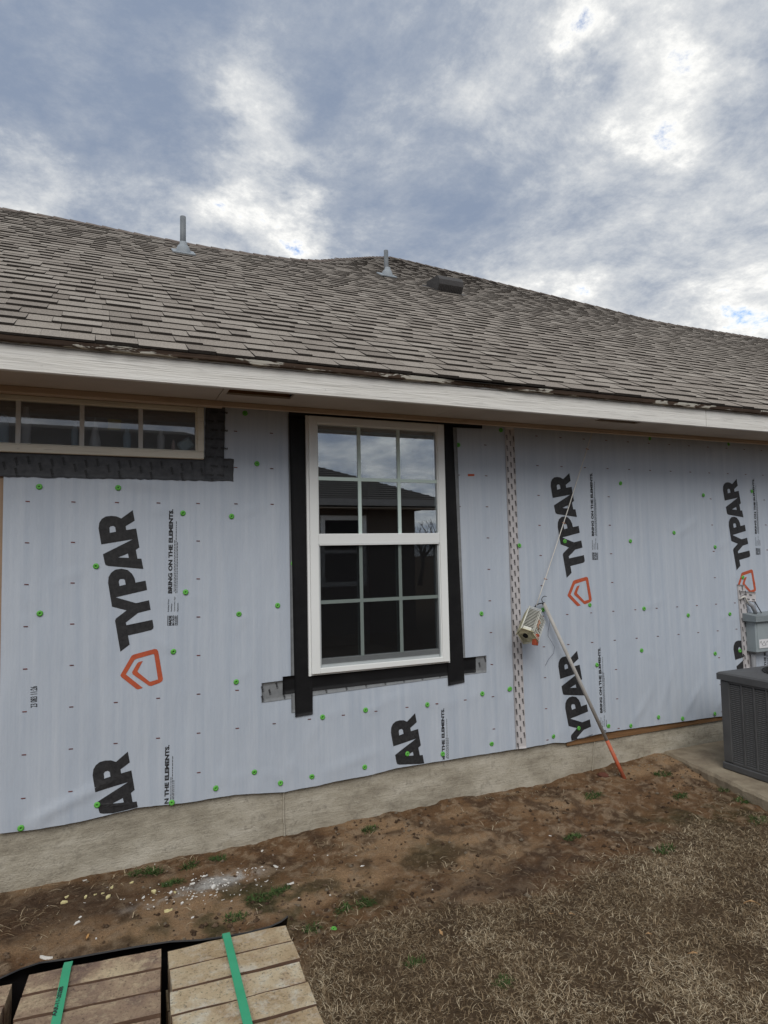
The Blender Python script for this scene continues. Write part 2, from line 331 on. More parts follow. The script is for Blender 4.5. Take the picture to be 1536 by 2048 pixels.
M = dict(
    wrap=m_wrap(), ink=simple('black_print', (.018, .018, .02), (.034, .034, .036), 60, .6, .15, 300), orange=simple('orange_print', (.50, .105, .045), (.42, .085, .04), 40, .6, .1, 200),
    redink=simple('red_dash_print', (.20, .06, .05), (.08, .03, .03), 40, .6, 0), conc=m_concrete(), shingle=m_shingle(),
    shedge=simple('shingle_cut_edge', (.035, .03, .027), (.06, .052, .046), 50, .95, .3),
    deck=simple('roof_deck', (.06, .052, .046), (.08, .07, .06), 10, .95), cap=simple('ridge_cap_shingle', (.11, .082, .07), (.19, .165, .145), 14, .95, .5, 220),
    white=m_wood('white_painted_board', (.68, .665, .625), (.79, .78, .745), 0, .65, .75), rot=m_wood('weathered_peeling_trim', (.06, .042, .032), (.12, .082, .06), 0, .9, .6, (.66, .64, .57)),
    soffit=simple('soffit_panel', (.47, .41, .35), (.40, .345, .29), 3, .8, .15), frieze=m_wood('tan_frieze_board', (.42, .315, .225), (.50, .385, .285), 0, .8, .35),
    sill=m_wood('bare_sheathing_edge', (.13, .07, .032), (.25, .135, .062), 0, .9, .5), osb=simple('sheathing_board', (.36, .25, .17), (.30, .22, .16), 12, .85, .3),
    vinyl=simple('white_vinyl', (.79, .81, .805), (.82, .84, .835), 3, .35, .04, 80, spec=.45), sash=simple('grey_sash_rail', (.40, .43, .44), (.44, .47, .48), 5, .5, .05),
    munt=simple('grille_bar', (.58, .70, .66), (.61, .73, .69), 5, .45, 0), muntw=simple('white_grille_bar', (.62, .62, .60), (.55, .55, .53), 5, .5, .05), tframe=m_wood('cream_window_frame', (.70, .67, .57), (.76, .73, .63), 0, .6, .2),
    glass=m_glass('reflective_window_glass', (.93, .97, .96), .25), glass_low=m_glass('sash_glass_behind_screen', (.9, .94, .93), .10), glass_t=m_glass('old_window_glass', (.98, .98, .98), .10, .045), screen=m_screen(),
    rooml=simple('pale_bathroom_wall', (.50, .49, .47), (.46, .45, .43), 3, .9, .05), room=simple('interior_wall', (.20, .19, .18), (.17, .16, .15), 3, .9, .05), butyl=simple('black_flashing_tape', (.007, .007, .008), (.012, .012, .013), 5, .55, .5, 14, spec=.2, bdist=.006),
    gtape=simple('dark_grey_flashing_tape', (.045, .048, .055), (.07, .074, .082), 30, .6, .35, 50), gtape2=simple('printed_grey_flashing_tape', (.17, .18, .19), (.22, .23, .24), 30, .6, .35, 50), seam=simple('pale_seam_tape', (.47, .45, .455), (.54, .52, .53), 20, .45, .2, 40),
    capg=simple('green_plastic_cap', (.13, .46, .075), (.10, .38, .06), 30, .4, .05), pipe=simple('grey_vent_pipe', (.135, .15, .165), (.175, .19, .205), 12, .6, .15), boot=simple('grey_vent_boot', (.30, .335, .365), (.25, .28, .31), 14, .6, .2),
    vent=simple('dark_plastic_vent', (.045, .042, .042), (.06, .056, .055), 8, .55, .2), black=simple('black_void', (.01, .01, .01), (.012, .012, .012), 2, .9, 0),
    ac=simple('grey_painted_steel', (.078, .080, .084), (.10, .102, .106), 7, .5, .12, 200), acd=simple('dark_coil', (.016, .016, .017), (.03, .03, .03), 60, .8, .3), acs=simple('grey_louvre', (.12, .123, .128), (.15, .153, .158), 9, .5, .1),
    pad=simple('pad_concrete', (.33, .28, .205), (.20, .16, .115), 7, .92, .6, 70, bdist=.01), box=simple('grey_electrical_box', (.27, .31, .33), (.31, .355, .375), 6, .5, .12), boxd=simple('grey_box_lid', (.20, .23, .245), (.25, .28, .295), 6, .5, .12), paper=simple('paper_sticker', (.72, .72, .74), (.66, .66, .68), 9, .7, .05),
    conduit=simple('grey_conduit', (.20, .205, .22), (.25, .255, .27), 9, .55, .1), pvc=simple('grey_plastic_pole', (.47, .455, .43), (.39, .375, .355), 10, .55, .2, 50), rpaint=simple('red_orange_paint', (.55, .115, .05), (.42, .14, .085), 26, .6, .3),
    cream=simple('cream_plastic', (.66, .63, .44), (.58, .54, .36), 18, .55, .1), creamw=simple('white_plastic', (.70, .70, .64), (.62, .62, .56), 18, .55, .1), dark=simple('dark_inside', (.05, .05, .035), (.035, .035, .025), 9, .9, 0), fig=simple('faded_brown_figure', (.40, .22, .14), (.33, .2, .14), 30, .7, .2), ored=simple('orange_red_block', (.42, .085, .035), (.30, .06, .028), 12, .5, .15),
    cord=simple('white_cord', (.68, .66, .62), (.6, .58, .54), 60, .8, .3), wire=simple('black_wire', (.015, .015, .017), (.02, .02, .022), 9, .5, 0), bluew=simple('blue_grey_thread', (.06, .07, .12), (.08, .09, .14), 9, .6, 0),
    brick_c=m_brick('cream_brick', ((.34, (.48, .335, .19)), (.45, (.68, .53, .34)), (.55, (.78, .64, .43)), (.65, (.88, .82, .68))), (.44, .27, .16), 0),
    brick_b=m_brick('brown_brick', ((.34, (.24, .165, .135)), (.46, (.45, .32, .225)), (.57, (.57, .42, .285)), (.68, (.76, .62, .41))), (.23, .15, .125), 2),
    shaded_clay=simple('shaded_clay_bed_face', (.10, .058, .038), (.15, .09, .06), 30, .95, .6, 90), strap=simple('green_strap', (.035, .30, .155), (.045, .34, .18), 14, .38, .08, 40, spec=.5), poly=simple('black_plastic_sheet', (.008, .008, .009), (.013, .013, .015), 12, .5, .3, 30, spec=.25),
    soil=m_attr('bare_soil', fine=.55, scale=190, bump=.9, bd=.008), chip=simple('white_paint_chip', (.72, .71, .68), (.62, .60, .56), 40, .8, .3), foam=simple('pale_yellow_foam', (.66, .60, .32), (.60, .52, .27), 40, .9, .4), leaf=simple('dry_leaf', (.40, .26, .13), (.30, .17, .08), 30, .8, .3),
    redrock=simple('broken_red_brick', (.15, .055, .035), (.10, .04, .028), 18, .95, .6), stick=simple('wood_splinter', (.50, .28, .10), (.42, .22, .08), 20, .8, .3),
    straw=m_blade('dead_grass', ((0., (.05, .031, .016)), (.35, (.15, .10, .055)), (.7, (.33, .25, .155)), (1., (.60, .51, .36)))),
    weed=m_blade('green_weed', ((0., (.018, .036, .010)), (.6, (.045, .088, .022)), (1., (.11, .15, .05)))),
    nfascia=simple('grey_painted_fascia', (.27, .26, .25), (.31, .30, .29), 5, .7, .1), nwall=m_wood('brown_board_siding', (.10, .08, .068), (.135, .11, .092), 2, .85, .6), nroof=simple('neighbour_shingle', (.075, .068, .062), (.12, .11, .10), 30, .95, .5, 40), bark=simple('bare_tree_bark', (.05, .04, .032), (.08, .065, .05), 20, .9, .4),
    bwhite=simple('white_bottle', (.62, .64, .66), (.56, .58, .6), 9, .4, 0), bblue=simple('pale_blue_bottle', (.40, .54, .66), (.36, .50, .62), 9, .4, 0), note=simple('yellow_note', (.66, .62, .22), (.6, .56, .2), 9, .7, .05), sponge=simple('pale_blue_cloth', (.42, .56, .60), (.36, .48, .52), 50, .9, .5), pink=simple('pale_pink_bottle', (.58, .42, .38), (.52, .38, .34), 9, .4, 0),
)

# ------------------------------------------------------------------ ground
WZX = [-50, -.1, 1.27, 2.68, 3.2, 3.63, 4.1, 6, 60]; WZ = [.010, .014, .022, .032, .048, .067, .080, .07, .04]
def zg0(x, y):
    x = np.asarray(x, float); y = np.asarray(y, float)
    return np.interp(x, WZX, WZ)*np.exp(np.minimum(y, 0)/.9)
def turf(x, y):       # 1 inside the dead lawn
    tx = [-60, .2, .95, 1.02, 1.16, 1.31, 1.51, 1.74, 2.21, 2.62, 2.87, 3.38, 3.77, 5, 60]; ty = [-3.0, -3.0, -1.6, -1.18, -1.0, -.95, -1.0, -1.03, -1.11, -1.11, -1.06, -.92, -.98, -1.35, -1.3]
    b = np.interp(x, tx, ty)+.16*(fbm(np.asarray(x)*3.1, np.asarray(y)*3.1, 3, 5)-.5)*2
    return sstep(-.10, .10, b-np.asarray(y))
def zg(x, y):
    x = np.asarray(x, float); y = np.asarray(y, float); t = turf(x, y)
    near = np.exp(-((x-2)**2+(y+1)**2)/60)
    z = zg0(x, y)+near*((fbm(x*2.3, y*2.3, 4, 11)-.5)*.05+(fbm(x*11, y*11, 4, 3)-.5)*.030+(fbm(x*40, y*40, 3, 8)-.5)*.010)
    rut = np.exp(-((y+.62+.05*np.sin(x*1.3))/.14)**2)*sstep(1.2, 2.2, x)*(1-sstep(3.4, 4.2, x)); z = z-.016*rut
    return z+t*.012*near
def axis(parts):
    a = []
    for p, q, n in parts: a += list(np.linspace(p, q, n, endpoint=False))
    return np.array(a+[parts[-1][1]])
gx = axis([(-300, -20, 8), (-20, -1, 12), (-1, 5.2, 440), (5.2, 9, 30), (9, 30, 10), (30, 300, 8)])
gy = axis([(-300, -20, 8), (-20, -3.6, 12), (-3.6, -2.2, 40), (-2.2, .05, 170), (.05, 30, 8), (30, 300, 6)])
X, Y = np.meshgrid(gx, gy, indexing='ij'); Z = zg(X, Y)
T = turf(X, Y)
def blob(u, v, r, sq=1.0):
    p = G(u, v, .02); return np.exp(-(((X-p[0])**2+((Y-p[1])*sq)**2)/r**2))
n_a = fbm(X*2.1, Y*3.3, 5, 21); n_b = fbm(X*9, Y*9, 4, 33); n_c = fbm(X*30, Y*30, 3, 44)
C_ = np.zeros(X.shape+(3,)); lerp = lambda a, b, k: a*(1-k[..., None])+np.array(b)*k[..., None]
C_[:] = (.225, .126, .064)
C_ = lerp(C_, (.44, .285, .162), sstep(.44, .62, n_a)); C_ = lerp(C_, (.095, .058, .037), .75*sstep(.5, .68, n_b))
C_ = lerp(C_, (.44, .32, .21), .7*sstep(.52, .70, n_c))
dk = np.clip(blob(60, 1830, .35, 1.6)+.8*blob(1060, 1738, .30, 2.2)+.5*blob(960, 1760, .3, 2.)+.5*blob(200, 1790, .4, 2), 0, 1); C_ = lerp(C_, (.075, .047, .032), .7*dk)
moss = np.clip(blob(520, 1800, .24, 1.2)+.9*blob(420, 1840, .3, 1.3)+blob(860, 1700, .2, 1.5)*.6+blob(1340, 1640, .25, 1.6)*.7+blob(1520, 1650, .3)*.9+blob(700, 1790, .25)*.6, 0, 1)*sstep(.35, .6, n_b)
C_ = lerp(C_, (.068, .066, .024), .8*moss)
pw = np.clip(1.25*blob(440, 1758, .105, 2.4)+1.0*blob(400, 1775, .10, 2.6)+.8*blob(490, 1745, .08, 2.6)+.35*blob(285, 1813, .10, 5)+.4*blob(330, 1800, .1, 4), 0, 1); C_ = lerp(C_, (.66, .64, .61), .95*pw*sstep(.36, .62, n_c*.6+n_b*.4))
C_ = lerp(C_, (.085, .058, .035), .85*T)
vi = np.arange(X.size).reshape(X.shape)
F_ = np.stack([vi[:-1, :-1], vi[1:, :-1], vi[1:, 1:], vi[:-1, 1:]], -1).reshape(-1, 4)
gcol = np.concatenate([C_.reshape(-1, 3), np.ones((X.size, 1))], 1)
ground = raw('ground', np.stack([X, Y, Z], -1).reshape(-1, 3), F_, M['soil'], None, {'soil': gcol}, True); tag(ground, kind='structure')

# ------------------------------------------------------------------ house
house = thing('house', (2.0, 0.0, 0.0), 'single storey house wrapped in pale blue house wrap under a grey shingle roof', 'house')
XL, XR = -4.0, 12.5
# --- window openings
WX0, WX1, WZ0, WZ1 = 1.430, 2.318, .896, 2.376          # new window (front of its frame)
TX0, TX1, TZ0, TZ1 = -.75, .842, 2.100, 2.384           # transom
def fnd():
    xs = axis([(XL, -.5, 12), (-.5, 5.4, 240), (5.4, XR, 20)]); zs = np.linspace(-.35, .305, 30)
    x, z = np.meshgrid(xs, zs, indexing='ij')
    y = .014-.010*(fbm(x*5, z*7, 4, 71)-.5)-.006*(fbm(x*22, z*30, 3, 72)-.5)
    v = np.stack([x, y, z], -1).reshape(-1, 3); i = np.arange(x.size).reshape(x.shape)
    f = np.stack([i[:-1, :-1], i[1:, :-1], i[1:, 1:], i[:-1, 1:]], -1).reshape(-1, 4)
    o = raw('foundation', v, f, M['conc'], house, None, True)
    b = MB(); b.box((XL, .03, -.35), (XR, 9., .30)); b.build('slab', M['conc'], o)
    for px, tilt in ((568, .0), (1181, .012)):
        p = W(px, 1620 if px < 1000 else 1500, .01); s = MB()
        pts = [(p[0]+tilt*k*.5+random.uniform(-.003, .003), .009+random.uniform(-.001, .002), -.02+.045*k) for k in range(8)]
        s.tube(pts, [.004+random.random()*.003 for _ in pts], 6); s.build('form_seam', M['conc'], o, True)
    return o
fnd()
b = MB(); sh0, sh1 = .004, .016; ZTP = 2.399
for a, c in (((XL, .30), (TX0, ZTP)), ((TX0, .30), (TX1, TZ0)), ((TX1, .30), (WX0, ZTP)), ((WX0, .30), (WX1, WZ0)), ((WX1, .30), (XR, ZTP)), ((TX0, TZ1), (TX1, ZTP)), ((WX0, WZ1), (WX1, ZTP))):
    b.box((a[0], sh0, a[1]), (c[0], sh1, c[1]))
sheath = b.build('wall_sheathing', M['osb'], house)
b = MB(); b.box((3.22, .0005, .249), (7.5, .0038, .32), c=.001); b.build('sill_plate_edge', M['sill'], house)
# --- house wrap
CAPS = []
def zz(l, s, ox, oy):
    for a, c in l: CAPS.append((ox+a/s, oy+c/s))
zz(((232, 572), (698, 578), (1447, 138), (1517, 436), (1081, 728), (1368, 747), (567, 1041), (1096, 1194), (236, 1320), (1411, 1324), (1024, 1545), (1395, 1724)), 2.954, 0, 780)
zz(((252, 1024), (163, 1273), (1231, 324), (1480, 238), (1366, 1321), (1369, 1793), (1531, 1768), (1045, 1858), (681, 1890), (428, 1932)), 2.954, 500, 780)
zz(((101, 660), (466, 550), (824, 539), (1035, 470), (1220, 393), (1345, 445), (1495, 414)), 2.4, 0, 1380)
zz(((211, 88), (350, 44), (467, 45), (627, 12)), 1.641, 600, 1480)
zz(((880, 158), (1312, 190), (717, 406), (1175, 471), (1443, 450), (158, 749), (411, 726), (773, 724), (1013, 678), (1240, 757), (1394, 925), (290, 1103), (547, 1077), (848, 1097), (1092, 1134), (1321, 1127), (835, 1328), (1240, 1345), (1376, 1330), (586, 1407), (109, 1540), (486, 1757), (347, 1802), (648, 1744), (774, 1743), (925, 1695), (1058, 1703), (1237, 1677)), 2.7626, 980, 820)
CAPW = np.array([W(u, v, -.006) for u, v in CAPS])
FOLDS = []
for (u0, v0), (u1, v1), wdt, amp in (((60, 1640), (215, 1565), .018, .007), ((215, 950), (330, 975), .02, .004), ((1085, 1480), (1068, 1330), .02, .006), ((1270, 1440), (1300, 1380), .02, .004), ((1345, 1075), (1390, 1040), .02, .004),
                                   ((1428, 1425), (1445, 1390), .015, .005), ((1365, 1430), (1400, 1370), .02, .005), ((760, 1400), (830, 1385), .014, .003), ((520, 1545), (560, 1552), .012, .003), ((640, 1545), (760, 1500), .02, .003), ((1315, 1435), (1345, 1330), .02, .004), ((940, 870), (1000, 850), .02, .004), ((1450, 890), (1400, 915), .02, .004)):
    a = W(u0, v0); c = W(u1, v1); FOLDS.append((a[[0, 2]], c[[0, 2]], wdt, amp*1.5))
_fr = random.Random(17)
for c_ in CAPW:
    for _ in range(2):
        an_ = _fr.uniform(0, 6.28); ln_ = _fr.uniform(.07, .22); a = c_[[0, 2]]; FOLDS.append((a, a+np.array([math.cos(an_), math.sin(an_)])*ln_, _fr.uniform(.008, .016), _fr.uniform(.002, .0045)))
def wrapY(x, z):
    x = np.asarray(x, float); z = np.asarray(z, float)
    h = .0060*fbm(x*4.0, z*1.1, 3, 91)+.0055*fbm(x*9, z*2.6, 3, 92)+.007*sstep(.55, .27, z)*fbm(x*6, z*1.5, 2, 93)
    for c in CAPW:
        d2 = (x-c[0])**2+(z-c[2])**2; h = h-.0022*np.exp(-d2/.035**2)
    for a, c, wd_, am in FOLDS:
        e = c-a; ln = np.hypot(*e); e = e/ln; tx_ = (x-a[0])*e[0]+(z-a[1])*e[1]; tn = -(x-a[0])*e[1]+(z-a[1])*e[0]
        k = np.clip(tx_/ln, -.2, 1.2); h = h+am*np.exp(-(tn/wd_)**2)*np.clip(np.sin(np.pi*np.clip((k+.2)/1.4, 0, 1)), 0, 1)
    calm = np.clip(np.minimum(np.minimum(x-1.15, 2.62-x), z-.66)/.15, 0, 1); h = h*(1-.75*calm)
    return -.0025-np.maximum(h, 0)
WBP = [W(u, v) for u, v in ((0, 1665), (60, 1659), (170, 1640), (275, 1614), (380, 1603), (470, 1588), (570, 1583), (600, 1576), (640, 1569), (665, 1562), (740, 1549), (790, 1535), (900, 1518), (1000, 1502), (1052, 1494), (1108, 1484), (1129, 1485), (1150, 1478), (1206, 1464), (1258, 1457), (1349, 1444), (1446, 1431))]
def wrap_bot(x): return np.interp(x, [p[0] for p in WBP]+[6, XR], [p[2] for p in WBP]+[.27, .265])+.003*(fbm(np.asarray(x, float)*30, np.asarray(x)*0+3, 3, 95)-.5)
WTOP = 2.3985; GRID = .025
def wrap_sheet(x0, x1, ex):
    xs = np.array([x0]+[k*GRID for k in range(math.ceil(x0/GRID+.01), int(min(x1, 6.2)/GRID)+1)]); xs = xs[xs < x1-.002]
    xs = np.concatenate([xs, np.arange(6.4, x1, .2) if x1 > 6.4 else [], [x1]])
    zs = np.array([k*GRID for k in range(13, int(WTOP/GRID)+1)]+[WTOP])
    x, z = np.meshgrid(xs, np.concatenate([[0], zs]), indexing='ij'); z[:, 0] = wrap_bot(xs)
    y = wrapY(x, z)-ex
    v = np.stack([x, y, z], -1).reshape(-1, 3); i = np.arange(x.size).reshape(x.shape)
    f = np.stack([i[:-1, :-1], i[1:, :-1], i[1:, 1:], i[:-1, 1:]], -1)
    cx = (x[:-1, :-1]+x[1:, 1:])/2; cz = (z[:-1, :-1]+z[1:, 1:])/2
    keep = ~(((cx > WX0+.015) & (cx < WX1-.015) & (cz > WZ0+.015) & (cz < WZ1)) | ((cx < TX1-.015) & (cz > TZ0+.02)))
    return raw('house_wrap', v, f[keep].reshape(-1, 4), M['wrap'], house, None, True)
SEX = 2.845
wrap1 = wrap_sheet(-.105, SEX+.01, 0.0); wrap2 = wrap_sheet(SEX-.03, XR, .0018)
wrap1['label'] = 'pale blue house wrap sheet around the white window'; wrap2['label'] = 'pale blue house wrap sheet right of the seam tape'
# --- prints
U = .2032
def clip_half(poly, keepf, lerpf):
    o = []
    for i, p in enumerate(poly):
        q = poly[(i+1) % len(poly)]; a, c = keepf(p), keepf(q)
        if a >= 0: o.append(p)
        if (a >= 0) != (c >= 0):
            t = a/(a-c); o.append((p[0]+(q[0]-p[0])*t, p[1]+(q[1]-p[1])*t))
    return o
class Print:
    """flat shapes in wall coordinates (x, z), cut along the wrap's grid and laid on it"""
    def __init__(s): s.bm = bmesh.new()
    def poly(s, loops):
        lo = []
        for l in loops:
            xm = sum(p[0] for p in l)/len(l); l = clip_half(l, lambda p: p[1]-float(wrap_bot(p[0]))-.004, None)
            if len(l) >= 3: lo.append(l)
        if not lo: return
        tr = tessellate_polygon([[Vector((p[0], p[1], 0)) for p in l] for l in lo]); pts = [p for l in lo for p in l]
        vs = [s.bm.verts.new((p[0], 0, p[1])) for p in pts]
        for t in tr:
            if len(set(t)) == 3:
                try: s.bm.faces.new([vs[i] for i in t])
                except ValueError: pass
    def tris(s, v, f):
        vs = [s.bm.verts.new((p[0], 0, p[1])) for p in v]
        for t in f:
            if min(v[i][1]-float(wrap_bot(v[i][0])) for i in t) > .002:
                try: s.bm.faces.new([vs[i] for i in t])
                except ValueError: pass
    def build(s, name, mat, parent, off=.0016, cut=True):
        bm = s.bm
        for v in [v for v in bm.verts if not v.link_faces]: bm.verts.remove(v)
        if not bm.verts: bm.free(); return None
        if cut:
            xs = [v.co.x for v in bm.verts]; zs_ = [v.co.z for v in bm.verts]
            for k in range(math.ceil(min(xs)/GRID), int(max(xs)/GRID)+1):
                bmesh.ops.bisect_plane(bm, geom=bm.verts[:]+bm.edges[:]+bm.faces[:], plane_co=(k*GRID, 0, 0), plane_no=(1, 0, 0))
            for k in range(math.ceil(min(zs_)/GRID), int(max(zs_)/GRID)+1):
                bmesh.ops.bisect_plane(bm, geom=bm.verts[:]+bm.edges[:]+bm.faces[:], plane_co=(0, 0, k*GRID), plane_no=(0, 0, 1))
        vs = list(bm.verts); ys = wrapY([v.co.x for v in vs], [v.co.z for v in vs])
        for v, y in zip(vs, ys): v.co.y = y-off-(.0018 if v.co.x > SEX-.03 else 0)
        bmesh.ops.recalc_face_normals(bm, faces=bm.faces)
        me = bpy.data.meshes.new(name); bm.to_mesh(me); bm.free(); me.materials.append(mat)
        o = bpy.data.objects.new(name, me); COL.objects.link(o); adopt(o, parent); return o
def stf(o):
    if o: o['kind'] = 'stuff'
_TX = {}
def text_geo(s, bold=.0, res=2):
    k = (s, bold)
    if k not in _TX:
        cu = bpy.data.curves.new('text', 'FONT'); cu.body = s; cu.size = 1; cu.offset = bold; cu.resolution_u = res; cu.fill_mode = 'FRONT' if hasattr(cu, 'fill_mode') else None
        ob = bpy.data.objects.new('text', cu); COL.objects.link(ob); dg = bpy.context.evaluated_depsgraph_get(); dg.update()
        me = ob.evaluated_get(dg).to_mesh(); v = np.array([tuple(p.co)[:2] for p in me.vertices]); f = [tuple(p.vertices) for p in me.polygons]
        ob.evaluated_get(dg).to_mesh_clear(); bpy.data.objects.remove(ob); bpy.data.curves.remove(cu)
        v -= v.min(0); _TX[k] = (v/np.array([v[:, 0].max(), v[:, 1].max()]), f)
    return _TX[k]
def text_on(pr_, s, p0, p1, h, bold=.03):
    """text running from p0 to p1 (x,z), letter height h to the left of the running direction"""
    v, f = text_geo(s, bold); p0 = np.array(p0); e = np.array(p1)-p0; n = np.array([-e[1], e[0]])/np.hypot(*e)*h
    pr_.tris(p0+v[:, :1]*e+v[:, 1:]*n, f)
q7 = lambda l: [tuple(W(180+a/5.12, 1000+c/5.12)[[0, 2]]) for a, c in l]
TYP = [q7(l) for l in (((310, 1550), (405, 1477), (388, 1385), (625, 1330), (645, 1315), (650, 1295), (638, 1225), (372, 1280), (366, 1252), (490, 1155), (620, 1122), (603, 1025), (470, 1055), (262, 995), (583, 920), (568, 825), (465, 845), (455, 800), (430, 755), (385, 715), (320, 703), (260, 712), (215, 745), (190, 790), (185, 850), (225, 1090), (375, 1128), (265, 1212), (256, 1235)),
                       ((300, 815), (310, 808), (345, 808), (357, 820), (365, 865), (303, 880), (293, 835)))]
ARR = [q7(l) for l in (((457, 212), (365, 268), (370, 308), (472, 292), (505, 485), (468, 510), (485, 600), (525, 600), (545, 705), (190, 675), (160, 665), (150, 640), (133, 555), (440, 401), (115, 455), (88, 290), (95, 235), (120, 195), (160, 170), (215, 163), (270, 168), (320, 190), (437, 105)),
                       ((285, 588), (388, 548), (397, 592)), ((198, 285), (210, 270), (240, 265), (258, 280), (265, 325), (203, 337)))]
PEN = [q7(((490, 1935), (470, 1928), (318, 1808), (310, 1790), (425, 1592), (445, 1580), (660, 1522), (685, 1527), (697, 1548), (745, 1825), (740, 1850), (715, 1868), (625, 1900), (600, 1897), (435, 1780), (430, 1757), (480, 1672), (497, 1656), (540, 1645), (485, 1748), (492, 1762), (607, 1855), (622, 1855), (695, 1834), (656, 1580), (645, 1575), (468, 1625), (452, 1636), (366, 1782), (540, 1920)))]
R0 = np.array(W(265.4, 1020.5))[[0, 2]]
off2 = np.array(W(1136.5, 946.5))[[0, 2]]-R0; off2b = np.array(W(1152, 1301))[[0, 2]]-R0; off3 = np.array(W(1471, 958))[[0, 2]]-R0; off1b = np.array(W(255.5, 1502))[[0, 2]]-R0; off1c = np.array(W(828.5, 1425.5))[[0, 2]]-R0; off3b = np.array(W(1492, 1271))[[0, 2]]-R0
tx0 = np.array(W(344.0, 1186.5))[[0, 2]]; tx1 = np.array(W(346.2, 1018.5))[[0, 2]]
def sh(loops, o): return [[(p[0]+o[0], p[1]+o[1]) for p in l] for l in loops]
def logo(o, parent):
    pr_ = Print(); pr_.poly(sh(TYP, o)); pr_.poly(sh(ARR, o)); pr_.build('brand_lettering', M['ink'], parent)
    pr_ = Print(); pr_.poly(sh(PEN, o)); pr_.build('brand_emblem', M['orange'], parent)
    pr_ = Print(); text_on(pr_, 'BRING ON THE ELEMENTS.', tx0+o, tx1+o, .0215, .045)
    e = (tx1-tx0)/np.hypot(*(tx1-tx0)); rt = np.array([e[1], -e[0]])
    for k, (a, c) in enumerate(((.02, .64), (.0, .90), (.0, .62))):       # rows of fine print too small to read
        p = tx0+o+rt*(.008+.0072*k); t_ = a*.42
        while t_ < c*.42:
            w_ = random.uniform(.004, .016); q = p+e*t_; r_ = rt*.0030
            pr_.tris([q, q+e*w_, q+e*w_+r_, q+r_], [(0, 1, 2, 3)]); t_ += w_+.003
    for k, (s, ln) in enumerate((('Building Wraps', .066), ('Flashings', .042), ('Construction Tape', .078), ('Fasteners', .044))):
        p = tx0+o+e*(-.095)+rt*(-.014+.0155*k); text_on(pr_, s, p, p+e*ln, .0072, .02)
    q = tx0+o-e*.168-rt*.022
    for a, c, d in ((0, .0525, .0035), (.047, .0525, .003)):
        pr_.tris([q+rt*a*0+rt*(0 if a == 0 else .049), q+e*c+rt*(0 if a == 0 else .049), q+e*c+rt*(d if a == 0 else .049+d), q+rt*(d if a == 0 else .049+d)], [(0, 1, 2, 3)])
    text_on(pr_, 'MADE', q+rt*.021, q+rt*.021+e*.052, .0145, .05); text_on(pr_, 'IN OLD', q+rt*.035, q+rt*.035+e*.052, .011, .05); text_on(pr_, 'HICKORY', q+rt*.0465, q+rt*.0465+e*.052, .0085, .04)
    stf(pr_.build('slogan_lettering', M['ink'], parent))
logo(np.zeros(2), wrap1); logo(off1b, wrap1); logo(off1c, wrap1)
logo(off2, wrap2); logo(off2b, wrap2); logo(off3, wrap2); logo(off3b, wrap2)
for k in (2, 3): logo(off2+np.array([8*U*k, 0]), wrap2); logo(off2b+np.array([8*U*k, 0]), wrap2)
pr_ = Print(); text_on(pr_, '23 083 11:26', W(75, 1413)[[0, 2]], W(75, 1371)[[0, 2]], .03, .01); pr_.build('date_stamp', M['ink'], wrap1)
def dashes(parent, x0, z0, cells, ang):
    pr_ = Print()
    for i, j in cells:
        x = x0+i*U; z = z0-j*U
        if (WX0-.12 < x < WX1+.12 and z > .66) or (x < TX1+.16 and z > 1.95): continue
        w_, h_ = .0095, .0026; pr_.tris([(x-w_, z-h_-ang*w_), (x+w_, z-h_+ang*w_), (x+w_, z+h_+ang*w_), (x-w_, z+h_-ang*w_)], [(0, 1, 2, 3)])
    stf(pr_.build('alignment_marks', M['redink'], parent, cut=False))
cells1 = [(i, j) for i in range(0, 14) for j in range(-3, 9) if j in (-2, -1, 0, 5, 6) or i in (0, 1, 4, 13)]
dashes(wrap1, 0, 1.86, cells1, -.05)
cells2 = [(i, j) for i in range(0, 40) for j in range(-1, 10) if j in (-1, 0, 5, 6) or i % 8 in (0, 3)]
dashes(wrap2, 3.052, 2.145, cells2, -.05)
p = W(941, 950.5); pr_ = Print(); pr_.tris([(p[0]-.024, p[2]-.008), (p[0]+.024, p[2]-.006), (p[0]+.024, p[2]+.008), (p[0]-.024, p[2]+.007)], [(0, 1, 2, 3)]); pr_.build('orange_mark', M['orange'], wrap1)
# --- cap nails
cm = MB(); cm.lathe([(.0001, .0016), (.003, .0012), (.0042, .0035), (.0075, .0052), (.0125, .0042), (.0150, .0006), (.0150, 0)], (0, 0, 0), 14, Matrix.Rotation(math.pi/2, 3, 'X')); cm.lathe([(.0001, .0034), (.0022, .003), (.0024, .001)], (0, 0, 0), 8, Matrix.Rotation(math.pi/2, 3, 'X'), 1)
capme = cm.mesh('cap_nail', [M['capg'], M['black']], True)
for (u, v), c in zip(CAPS, CAPW):
    y = float(wrapY(c[0], c[2]))-(.002 if c[0] > SEX-.03 else 0)
    inst('cap_nail', capme, Matrix.Translation((c[0], y-.0012, c[2])) @ Matrix.Rotation(random.uniform(-.18, .18), 4, 'X') @ Matrix.Rotation(random.uniform(-.18, .18), 4, 'Z') @ Matrix.Rotation(random.random()*6, 4, 'Y'), wrap2 if c[0] > SEX-.03 else wrap1)
